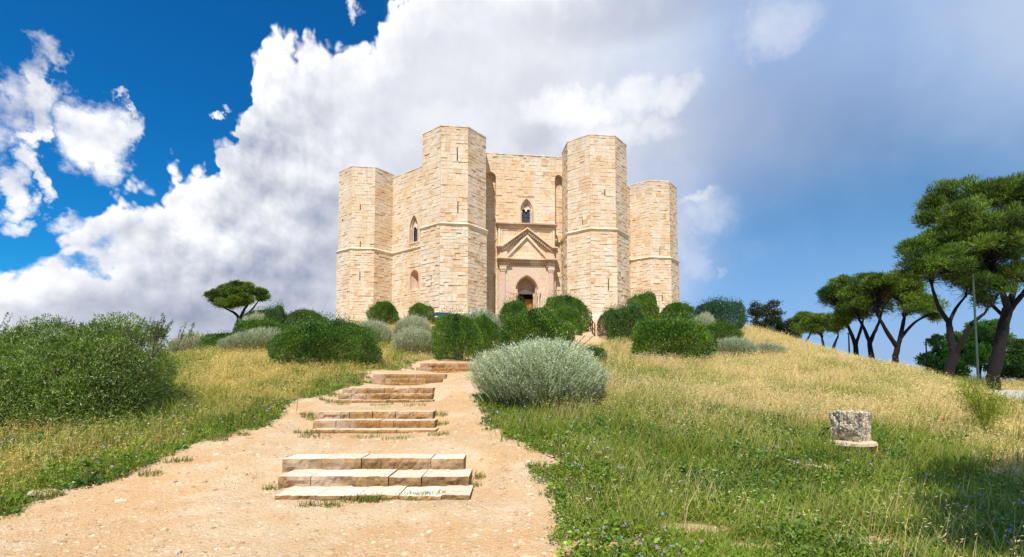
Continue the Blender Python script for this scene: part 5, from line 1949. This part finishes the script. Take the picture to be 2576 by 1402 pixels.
def veg():
    g = np.random.default_rng(2024)
    # ---- candidates
    X, Y = scatter(560000, 3.2, 48, g, 1.75)
    ok = clear_of(X, Y)
    r2 = (X - CC[0]) ** 2 + (Y - CC[1]) ** 2
    ok &= r2 > 24.5 ** 2
    X, Y = X[ok], Y[ok]
    Z = terrain(X, Y)
    dry = dryness(X, Y, Z)
    px, py = project(X, Y, Z)
    edge = poly_dist(X, Y, PATH) + (fbm(X * 1.2, Y * 1.2, 21) - 0.5) * 0.9
    patch = fbm(X * .8, Y * .8, 55)
    near_edge = sstep(edge, .75, .1)
    left = X < -2
    gold = sstep(px, 1100, 950)                      # the left field is more golden, the right one paler
    isdry = g.random(len(X)) < np.clip(dry * (1 - .6 * near_edge) + (patch - .5) * .5, 0, 1)
    P = np.stack([X, Y, Z - .02], 1)
    scl = (Y / 9) ** .38
    # ---- dry grass
    k = isdry
    n = k.sum()
    H = g.uniform(.20, .50, n) * (1 - .35 * near_edge[k]) * (.45 + 1.1 * fbm(X[k] * 1.4, Y[k] * 1.4, 41)) * (1 + .5 * (g.random(n) < .04))
    H = H * np.where((px[k] < 1180) & (Y[k] < 30), .78, 1.0)
    H = H * (1 - .6 * sstep(poly_dist(X[k], Y[k], ROAD), 2.2, .4))
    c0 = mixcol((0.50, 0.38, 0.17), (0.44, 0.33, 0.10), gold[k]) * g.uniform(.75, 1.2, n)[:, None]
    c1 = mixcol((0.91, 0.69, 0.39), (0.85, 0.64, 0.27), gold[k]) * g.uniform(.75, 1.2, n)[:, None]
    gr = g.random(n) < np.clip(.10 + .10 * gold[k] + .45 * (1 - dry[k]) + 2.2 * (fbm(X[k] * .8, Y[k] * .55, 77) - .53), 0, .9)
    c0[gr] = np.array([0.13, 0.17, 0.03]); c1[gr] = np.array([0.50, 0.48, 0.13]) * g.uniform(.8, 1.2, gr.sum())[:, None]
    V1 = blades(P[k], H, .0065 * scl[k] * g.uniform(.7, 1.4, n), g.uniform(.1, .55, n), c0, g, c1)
    tips = V1[3]
    hd = g.random(n) < .42
    hp = np.repeat(tips[hd], 2, 0) + g.normal(size=(2 * hd.sum(), 3)) * .015
    D = unit(g.normal(size=hp.shape) * .4 + np.array([.55, 0, .15]))
    hc = np.repeat(c1[hd], 2, 0) * g.uniform(.85, 1.12, len(hp))[:, None]
    sc = np.repeat(scl[k][hd], 2)
    heads = leaves(hp - D * .02, D, .045 * sc * g.uniform(.7, 1.3, len(hp)), .011 * sc, np.clip(hc, 0, .92), g)
    V, F, C = join([(V1[0], V1[1], V1[2]), heads])
    o = np_mesh('dry_grass', V, F, C, M['grass'])
    tag(o, 'tall straw coloured grass covering the slopes', 'grass', kind='stuff')
    # ---- green grass
    k = ~isdry & (g.random(len(X)) < .62)
    n = k.sum()
    H = g.uniform(.12, .36, n) * (1 - .3 * near_edge[k]) * (.7 + .6 * patch[k])
    H *= np.where(Y[k] < 7, .8, 1)
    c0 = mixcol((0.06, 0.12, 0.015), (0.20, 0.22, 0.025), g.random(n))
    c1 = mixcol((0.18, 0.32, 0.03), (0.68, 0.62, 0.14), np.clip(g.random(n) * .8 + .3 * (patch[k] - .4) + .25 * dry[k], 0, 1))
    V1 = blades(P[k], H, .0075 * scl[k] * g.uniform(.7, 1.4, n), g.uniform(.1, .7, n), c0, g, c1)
    o = np_mesh('green_grass', V1[0], V1[1], V1[2], M['grass'])
    tag(o, 'fresh green grass growing between the weeds and along the path', 'grass', kind='stuff')
    # olive clumps standing in the straw
    cc = []
    Xc, Yc = scatter(420, 7, 34, g, 1.2, -1.0, 1.1)
    okc = clear_of(Xc, Yc, .3) & (np.hypot(Xc - CC[0], Yc - CC[1]) > 25)
    for xc, yc in zip(Xc[okc], Yc[okc]):
        m = int(g.uniform(50, 130)); r = g.uniform(.12, .32)
        cc.append(np.stack([xc + g.normal(size=m) * r, yc + g.normal(size=m) * r * .7], 1))
    cc = np.concatenate(cc); n = len(cc)
    Pc = np.stack([cc[:, 0], cc[:, 1], terrain(cc[:, 0], cc[:, 1]) - .02], 1)
    sc = (cc[:, 1] / 9) ** .38
    V1 = blades(Pc, g.uniform(.25, .58, n), .009 * sc * g.uniform(.7, 1.4, n), g.uniform(.1, .6, n), mixcol((.05, .10, .015), (.12, .16, .02), g.random(n)), g, mixcol((.16, .26, .03), (.46, .46, .10), g.random(n)))
    o = np_mesh('grass_clumps', V1[0], V1[1], V1[2], M['grass'])
    tag(o, 'taller olive green grass clumps standing in the straw', 'grass', kind='stuff')
    # ---- broad-leaved weeds: low rosettes and leafy stems
    X, Y = scatter(52000, 3.2, 26, g, 1.9, -1.3, 1.3)
    ok = clear_of(X, Y, -.12)
    X, Y = X[ok], Y[ok]; Z = terrain(X, Y)
    dry = dryness(X, Y, Z)
    edge = poly_dist(X, Y, PATH) + (fbm(X * 1.2, Y * 1.2, 21) - 0.5) * 0.9
    patch = fbm(X * 1.1, Y * 1.1, 91)
    ok = g.random(len(X)) < np.clip(1.15 * (1 - dry) * (.35 + 1.1 * patch) + .6 * sstep(edge, .5, .0), 0, 1)
    X, Y, Z, patch, edge = X[ok], Y[ok], Z[ok], patch[ok], edge[ok]
    n = len(X); m = 15
    Hh = g.uniform(.05, .28, n) * (.25 + 2.2 * patch ** 2) * (1 - .35 * sstep(edge, .5, 0))
    Rr = g.uniform(.04, .13, n)
    a = g.uniform(0, 2 * np.pi, (n, m)); q = g.uniform(.1, 1, (n, m))
    P = np.stack([X[:, None] + np.cos(a) * q * Rr[:, None], Y[:, None] + np.sin(a) * q * Rr[:, None], Z[:, None] + Hh[:, None] * g.uniform(.15, 1, (n, m))], -1).reshape(-1, 3)
    D = unit(np.stack([np.cos(a), np.sin(a), g.uniform(.0, .7, (n, m))], -1).reshape(-1, 3) + g.normal(size=(n * m, 3)) * .3)
    hue = np.clip(fbm(X * .9, Y * .9, 14) * 1.2 - .1 + g.normal(size=n) * .18, 0, 1)
    C = np.repeat(mixcol((0.032, 0.105, 0.018), (0.23, 0.34, 0.030), hue), m, 0) * g.uniform(.75, 1.3, n * m)[:, None]
    big = np.repeat(g.uniform(.022, .045, n) * (1 + 1.0 * (g.random(n) < .2)) * (Y / 9) ** .3, m)
    W = leaves(P, D, big * g.uniform(.7, 1.3, n * m), big * .62, C, g)
    o = np_mesh('ground_weeds', W[0], [W[1]], W[2], M['leaf'])
    tag(o, 'low leafy green weeds carpeting the ground beside the path', 'weeds', kind='stuff')
    # tufts straggling onto the path edge and at the ends of the steps
    tp = []
    for (sx, sy, sr, cnt) in TUFTS:
        aa = g.uniform(0, 6.28, cnt); rr = sr * np.sqrt(g.random(cnt))
        tp.append(np.stack([sx + np.cos(aa) * rr * 1.6, sy + np.sin(aa) * rr * .7], 1))
    tp = np.concatenate(tp); n = len(tp)
    P = np.stack([tp[:, 0], tp[:, 1], terrain(tp[:, 0], tp[:, 1]) - .01], 1)
    c0 = mixcol((0.06, 0.11, 0.02), (0.22, 0.20, 0.05), g.random(n)); c1 = mixcol((0.12, 0.21, 0.03), (0.55, 0.45, 0.16), g.random(n) ** 1.5)
    V1 = blades(P, g.uniform(.04, .14, n), .007 * g.uniform(.8, 1.6, n), g.uniform(.2, .9, n), c0, g, c1)
    o = np_mesh('grass_tufts', V1[0], V1[1], V1[2], M['grass'])
    tag(o, 'short tufts of grass around the ends and feet of the stone steps', 'grass', kind='stuff')
    # ---- wild flowers
    X, Y = scatter(5200, 3.4, 17, g, 1.5, -1.2, 1.2)
    ok = clear_of(X, Y, -.05); X, Y = X[ok], Y[ok]; Z = terrain(X, Y)
    dry = dryness(X, Y, Z); cl = fbm(X * .8, Y * .8, 66)
    ok = g.random(len(X)) < np.clip((1 - dry) * sstep(cl, .38, .65) * .6, 0, 1)
    X, Y, Z = X[ok], Y[ok], Z[ok]; n = len(X)
    zc = Z + g.uniform(.16, .33, n)
    nr = unit(np.stack([g.normal(size=n) * .4, -.7 + g.normal(size=n) * .3, np.ones(n)], 1))
    u = perp(nr, g); w = np.cross(nr, u)
    cen = np.stack([X, Y, zc], 1)
    kind = g.random(n)
    C = np.where((kind < .70)[:, None], np.array([[.46, .46, .80]]), np.where((kind < .93)[:, None], np.array([[.62, .26, .62]]), np.array([[.85, .85, .9]]))) * g.uniform(.8, 1.15, n)[:, None]
    parts = []
    r = g.uniform(.009, .018, n) * (Y / 7) ** .35
    for k in range(5):
        an = 2 * math.pi * k / 5
        D = unit(u * math.cos(an) + w * math.sin(an) + nr * .35)
        parts.append(leaves(cen, D, r * 1.5, r * 1.0, C, g))
    stem = blades(np.stack([X, Y, Z], 1), zc - Z, np.full(n, .004), np.zeros(n) + .02, np.tile([[.06, .12, .03]], (n, 1)), g)
    V, F, C = join(parts + [(stem[0], stem[1], stem[2])])
    o = np_mesh('wild_flowers', V, F, C, M['flower'])
    tag(o, 'small blue and violet wild flowers dotted through the weeds', 'flowers', kind='stuff')


TUFTS = []
for (a, b, c, d) in ((1195, 1205, .10, 90), (1188, 1225, .08, 60), (900, 1262, .14, 130), (940, 1262, .12, 110), (1040, 1256, .16, 160), (1090, 1252, .12, 110), (770, 1275, .08, 50), (830, 1275, .10, 70), (685, 1232, .09, 60),
                     (782, 1055, .14, 150), (772, 1045, .12, 120), (770, 1090, .16, 140), (790, 1100, .2, 110), (1105, 1045, .12, 120), (1110, 1070, .10, 80), (1105, 1095, .14, 90), (920, 1102, .2, 80), (1000, 1104, .2, 80),
                     (835, 995, .18, 200), (820, 1010, .15, 130), (850, 1017, .2, 120), (960, 1020, .2, 100), (1040, 1020, .2, 90), (105, 1255, .10, 120), (140, 1248, .08, 70), (10, 1280, .12, 90),
                     (545, 1108, .12, 110), (560, 1100, .10, 90), (600, 1095, .14, 120), (1350, 1175, .1, 90), (1395, 1250, .12, 90), (915, 950, .2, 100), (450, 1162, .14, 120), (380, 1195, .12, 90)):
    h_ = hit(a, b)
    if h_ is not None: TUFTS.append((h_[0], h_[1], c, d))
veg()


def gravel():
    g = np.random.default_rng(8)
    X, Y = scatter(60000, 3.3, 16, g, 1.9, -1.25, .3)
    ok = poly_dist(X, Y, PATH) < .15
    for rows, foot in STAIRS:
        ok &= ~((X > rows[0][0] - .03) & (X < rows[0][1] + .03) & (Y > rows[0][2] - .04) & (Y < rows[2][2] + .4))
    X, Y = X[ok], Y[ok]; n = len(X)
    Z = terrain(X, Y)
    s = np.minimum(.0035 / (1 - g.random(n)) ** .55, .032) * (Y / 6) ** .4
    s[g.random(n) < .3] *= .8
    base = np.array([[-1, -1, -.5], [1, -1, -.5], [1, 1, -.5], [-1, 1, -.5], [-.6, -.6, .5], [.6, -.6, .5], [.6, .6, .5], [-.6, .6, .5]])
    V = base[None] * (1 + g.uniform(-.35, .35, (n, 8, 3)))
    a = g.uniform(0, 6.28, n)
    x = V[..., 0] * np.cos(a)[:, None] - V[..., 1] * np.sin(a)[:, None]; y = V[..., 0] * np.sin(a)[:, None] + V[..., 1] * np.cos(a)[:, None]
    st = g.uniform(.5, 1.0, n)[:, None]
    V = np.stack([x * s[:, None], y * s[:, None] * st, V[..., 2] * s[:, None] * .55], -1) + np.stack([X, Y, Z + s * .08], -1)[:, None]
    q = np.array([[3, 2, 1, 0], [4, 5, 6, 7], [0, 1, 5, 4], [1, 2, 6, 5], [2, 3, 7, 6], [3, 0, 4, 7]])
    F = (np.arange(n)[:, None, None] * 8 + q[None]).reshape(-1, 4)
    C = mixcol((0.42, 0.27, 0.14), (0.68, 0.54, 0.37), g.random(n) ** 1.3) * g.uniform(.8, 1.15, n)[:, None]
    o = np_mesh('gravel', V.reshape(-1, 3), [F], np.repeat(C, 8, 0), M['gravel'])
    tag(o, 'loose limestone chips scattered over the sandy path', 'gravel', kind='stuff')


gravel()
#@@END_VEG

# ------------------------------------------------------------------ rocks, milestone and small things
def rock_mesh(seed, n=3, amp=.3, box=0.6, flat=1.0, fine=.05):
    """knobbly stone: a sphere squared towards a block, then roughened"""
    import bmesh
    from mathutils import noise as mn
    bm = bmesh.new()
    bmesh.ops.create_icosphere(bm, subdivisions=n, radius=1)
    off = Vector((seed * 3.7, seed * 1.3, seed * 2.1))
    for v in bm.verts:
        d = v.co.normalized()
        m = max(abs(d.x), abs(d.y), abs(d.z))
        k = (1 - box) + box / m * .78
        k *= 1 + amp * mn.noise(d * 1.3 + off) + amp * .5 * mn.noise(d * 3.1 + off) + fine * mn.noise(d * 9 + off) + fine * .7 * mn.noise(d * 20 + off)
        v.co = d * k
        v.co.z *= flat
    me = bpy.data.meshes.new('rock')
    bm.to_mesh(me); bm.free()
    return me


def m_conglomerate():
    m, t, b, o = new_mat('pebbly_limestone')
    P = geo_pos(t)
    v = t.voro(P, 7.0, 'F1'); vc = t.voro(P, 7.0, 'F1', out='Color')
    n = t.noise(P, 1.6, 5, .6); n2 = t.noise(P, 5, 5, .65)
    c = t.mix(vc, (0.64, 0.50, 0.33, 1), (0.86, 0.76, 0.59, 1))
    c = t.mix(t.smooth(v, .30, .55) * .5, c, (0.20, 0.13, 0.08, 1))
    c = t.mix(t.smooth(n2, .56, .66) * .8, c, (0.17, 0.105, 0.055, 1))
    c = t.mix(t.smooth(n, .55, .63) * .6, c, (0.22, 0.12, 0.05, 1))
    t.put(b.inputs['Base Color'], c)
    b.inputs['Roughness'].default_value = .95
    bump(t, b, n2 + v, 1.0, .05)
    return m


MC = m_conglomerate()
mp = AT(2142, 1128, 8.8)
mz = tz(mp[0], 8.8)
ms = empty('milestone', (mp[0], 8.8, mz), R(20))
tag(ms, 'squat rough pebbly stone stump on a round flange in the weeds at right', 'stone stump')
me = rock_mesh(5, 6, .20, .78, 1.0, .05); me.materials.append(MC)
for v in me.vertices:
    k_ = 1 + .13 * v.co.z
    v.co.x *= k_; v.co.y *= k_
o = link(bpy.data.objects.new('stump_block', me), ms)
hh = AT(2142, 1028, 8.8)[2] - mz
o.scale = (.325, .31, (hh - .16) * .60); o.location = (0, 0, .14 + (hh - .16) * .5)
o.rotation_euler = (R(2), R(-3), R(12))
mb = MB(); gr = random.Random(4)
for k in range(28):
    a0_, a1_ = k * 2 * math.pi / 28, (k + 1) * 2 * math.pi / 28
rg0 = [((.43 + gr.uniform(-.05, .04)) * math.cos(k * math.pi / 14), (.39 + gr.uniform(-.04, .03)) * math.sin(k * math.pi / 14)) for k in range(28)]
mb.hull([(x * .7, y * .7, -.1) for x, y in rg0], [(x * .72, y * .72, .09) for x, y in rg0], (.40, .26, .12), caps=(True, False))
mb.hull([(x * .72, y * .72, .09) for x, y in rg0], [(x, y, .13) for x, y in rg0], (.42, .30, .16), caps=(False, False))
mb.hull([(x, y, .13) for x, y in rg0], [(x * .97, y * .97, .175) for x, y in rg0], (.52, .40, .26), caps=(False, False))
mb.hull([(x * .97, y * .97, .175) for x, y in rg0], [(x * .5, y * .5, .20) for x, y in rg0], (.60, .48, .34), caps=(False, True))
mb.build('flange', M['step'], ms)
# loose stones
RK = []
for i, (px, py, Y, s, fl, lab) in enumerate((
    (2235, 1166, None, .095, .6, 'pale rounded stone in the weeds just right of the stone stump'),
    (2197, 1138, None, .085, 1.3, 'ochre broken stone leaning under the right rim of the stone stump'),
    (2030, 1172, None, .12, .25, 'flat pale stone slab in the bare patch left below the stone stump'),
    (2065, 1178, None, .11, .3, 'second flat slab of the bare patch, nearer the stone stump'),
    (448, 1394, None, .035, .8, 'small light stone at the bottom edge of the sandy path'),
    (2570, 1150, None, .10, 1.1, 'white stone at the right edge of the picture'),
    (2005, 1168, None, .09, .3, 'leftmost flat slab of the bare patch below the stone stump'),
    (95, 1242, None, .05, .5, 'pale stone beside the lone grass tuft at the left of the path'),
    (1180, 1240, None, .045, .5, 'small buff stone at the right foot of the nearest steps'),
    (300, 1262, None, .06, .35, 'flat buff stone lying in the sandy path at left'))):
    P = hit(px, py)
    if P is None: continue
    me = rock_mesh(10 + i, 4, .22, .5, 1, .04)
    me.materials.append(M['wood'] if False else MC if i in (0,) else M['ochre'] if 'ochre' in M and i == 1 else M['gravelstone'] if 'gravelstone' in M else MC)
    o = link(bpy.data.objects.new('loose_stone', me))
    o.location = (P[0], P[1], P[2] + s * fl * .45)
    o.scale = (s, s * .8, s * fl)
    o.rotation_euler = (R(5 * i % 17), R(7 * i % 13), i * 1.3)
    tag(o, lab, 'stone', 'loose stones on the ground')

# red poppy in the grass, with petals and stem
P = hit(2373, 1092)
pp = empty('poppy', (P[0], P[1], P[2]))
tag(pp, 'single red poppy in the grass right of the stone stump', 'flower')
g9 = np.random.default_rng(5)
pm = MB()
pm.cyl((0, 0, 0), (.01, .0, .30), .004, .003, 5, (.08, .15, .04)); pm.build('stem', M['flower'], pp)
cen = np.tile([[.01, 0, .30]], (5, 1)); an = np.arange(5) * 2 * np.pi / 5
V_, F_, C_ = leaves(cen, unit(np.stack([np.cos(an), np.sin(an), np.full(5, .5)], 1)), .05, .05, np.tile([[.75, .05, .01]], (5, 1)), g9)
np_mesh('petal', V_, [F_], C_, M['flower'], pp)

# yellow-green fennel by the road
def fennel():
    g = np.random.default_rng(12)
    P0 = hit(2478, 1098)
    root = empty('fennel_plant', P0)
    tag(root, 'tall yellow-green feathery fennel between the dry grass and the road', 'plant')
    wood = []; fol = []
    for k in range(9):
        h = g.uniform(.6, 1.15); a = g.uniform(0, 6.28)
        e = np.array([math.cos(a) * .28 - .06, math.sin(a) * .2, h])
        pts = bez((0, 0, -.05), e, (e[0] * .2, e[1] * .2, h * .6), g, 6, .01)
        wood.append(tube(pts, np.linspace(.012, .005, 6), 5))
        n = 520
        K = pts[g.integers(2, 6, n)] + g.normal(size=(n, 3)) * np.array([.13, .13, .10])
        fol.append(leaves(K, unit(g.normal(size=(n, 3)) + np.array([0, 0, .7])), .06, .010, mixcol((.12, .18, .02), (.42, .44, .03), g.random(n)), g))
    V, F, C = join(wood); np_mesh('stem', V, F, np.tile([[.25, .30, .05]], (len(V), 1)), M['grass'], root)
    V, F, C = join(fol); np_mesh('foliage', V, F, C, M['grass'], root)


fennel()

# wooden handrail by the castle steps
def rail_obj(name, label, cat, pts, posts_h, r, mat, group=None, rails=(1.0, .55)):
    root = empty(name, pts[0]); tag(root, label, cat, group)
    o0 = Vector(pts[0])
    for p in pts:
        mb = MB(); q = Vector(p) - o0
        mb.cyl(q + Vector((0, 0, -.2)), q + Vector((0, 0, posts_h)), r * 1.1, r, 8)
        mb.build('post', mat, root)
    for a, b in zip(pts, pts[1:]):
        for f in rails:
            mb = MB()
            mb.cyl(Vector(a) - o0 + Vector((0, 0, posts_h * f - .03)), Vector(b) - o0 + Vector((0, 0, posts_h * f - .03)), r * .8, r * .8, 8)
            mb.build('rail', mat, root)
    return root


def gp(px, Y): 
    x = AT(px, 800, Y)[0]
    return (x, Y, tz(x, Y))


rail_obj('handrail', 'weathered wooden handrail climbing towards the castle, between gateway shrubs and brown shrub', 'handrail', [gp(1496, 35.5), gp(1490, 38), gp(1486, 41)], 1.05, .045, M['darkwood'])
rail_obj('railing', 'small light railing on the far left skyline above the grey shrub', 'railing', [gp(437, 33), gp(470, 34.5), gp(497, 36)], 1.0, .03, M['white'], rails=(1.0,))

# low kerb wall where the path turns under the handrail
mb = MB(); rr = random.Random(2)
p0, p1 = gp(1447, 33.2), gp(1506, 34.0)
for k in range(5):
    a, b = k / 5, (k + 1) / 5
    q0 = Vector(p0).lerp(Vector(p1), a + .004); q1 = Vector(p0).lerp(Vector(p1), b - .004)
    zt = max(p0[2], p1[2]) + .28 + rr.uniform(-.01, .01)
    mb.hull([(q0.x, q0.y, q0.z - .3), (q1.x, q1.y, q1.z - .3), (q1.x, q1.y + .45, q1.z - .3), (q0.x, q0.y + .45, q0.z - .3)], [(q0.x, q0.y, zt), (q1.x, q1.y, zt), (q1.x, q1.y + .45, zt), (q0.x, q0.y + .45, zt)], (.80, .60, .38))
kw = mb.build('kerb_wall', M['step'])
tag(kw, 'low sand coloured stone kerb where the path turns below the wooden handrail', 'wall')


# lamp posts and the road sign
def lamp(px, Y, ptop, r, label, mat, arm=0.0, head=True):
    x = AT(px, 900, Y)[0]; zb = tz(x, Y); zt = AT(px, ptop, Y)[2]
    root = empty('lamp_post', (x, Y, zb)); tag(root, label, 'lamp post', 'lamp posts along the road')
    h = zt - zb
    mb = MB(); mb.cyl((0, 0, -.2), (0, 0, h), r, r * .7, 10, (1, 1, 1)); mb.cyl((0, 0, 0), (0, 0, .5), r * 1.5, r * 1.4, 10); mb.build('pole', mat, root)
    if not head: return
    mb = MB()
    mb.cyl((0, 0, h - .05), (arm, 0, h + .12), r * .6, r * .5, 8); mb.build('arm', mat, root)
    mb = MB(); mb.hull([(arm - .12, -.1, h + .08), (arm + .42, -.13, h + .10), (arm + .42, .13, h + .10), (arm - .12, .1, h + .08)], [(arm - .08, -.06, h + .2), (arm + .36, -.07, h + .2), (arm + .36, .07, h + .2), (arm - .08, .06, h + .2)])
    mb.build('lamp_head', mat, root)


lamp(2137, 50, 842, .09, 'dark lamp post standing between the slender forked pine and the broad-crowned one', M['poledark'])
lamp(2331, 37, 858, .06, 'short dark lamp post with a bent head left of the bright leafy tree', M['poledark'], .12)
lamp(2458, 29, 690, .07, 'tall green pole between the two nearest pines, its top lost in the crown', M['polegreen'], head=False)
x = AT(2232, 920, 44)[0]; zb = tz(x, 44); zt = AT(2232, 909, 44)[2]
sg = empty('road_sign', (x, 44, zb)); tag(sg, 'small white road sign on a thin post between two pine trunks', 'sign')
mb = MB(); mb.cyl((0, 0, -.1), (0, 0, zt - zb), .03, .03, 8); mb.build('post', M['poledark'], sg)
mb = MB(); mb.box(-.30, .30, -.045, -.03, zt - zb - .34, zt - zb); mb.build('panel', M['white'], sg)
mb = MB()
for k, w in enumerate((.08, .05, .09, .06)):
    mb.box(-.22 + k * .11, -.22 + k * .11 + w, -.05, -.0455, zt - zb - .22, zt - zb - .12)
mb.build('lettering', M['dark'], sg)

# parked car on the castle forecourt, only its windscreen shows over the shrubs
cxp = AT(1101, 800, 49); cz = tz(cxp[0], 49)
car = empty('parked_car', (cxp[0] + .9, 49, AT(1101, 786, 49)[2] - 1.42), R(8)); tag(car, 'silver parked car at the castle wall, almost wholly hidden behind the round green shrub', 'car')
mb = MB()
prof = [(-2.0, .35), (2.0, .35), (2.05, .75), (1.1, .92), (-1.7, .95), (-2.05, .8)]
mb.hull([(x, -.82, z) for x, z in prof], [(x, .82, z) for x, z in prof])
prof = [(.95, .93), (.25, 1.40), (-1.1, 1.42), (-1.65, .95)]
mb.hull([(x, -.72, z) for x, z in prof], [(x, .72, z) for x, z in prof])
b = mb.build('body', M['carpaint'], car, bevel=.05)
mb = MB(); mb.hull([(.98, -.62, .96), (.98, .62, .96), (.32, .58, 1.36), (.32, -.58, 1.36)], [(1.01, -.62, .98), (1.01, .62, .98), (.35, .58, 1.39), (.35, -.58, 1.39)]); mb.build('windscreen', M['glass'], car)
for s in (-1, 1):
    mb = MB(); mb.hull([(.75, s * .725, .98), (-1.4, s * .725, .98), (-1.0, s * .725, 1.34), (.22, s * .725, 1.34)], [(.75, s * .74, .98), (-1.4, s * .74, .98), (-1.0, s * .74, 1.34), (.22, s * .74, 1.34)]); mb.build('side_window', M['glass'], car)
    for xx in (-1.3, 1.3):
        mb = MB(); mb.cyl((xx, s * .66, .33), (xx, s * .86, .33), .33, .33, 20); mb.build('wheel', M['rubber'], car)
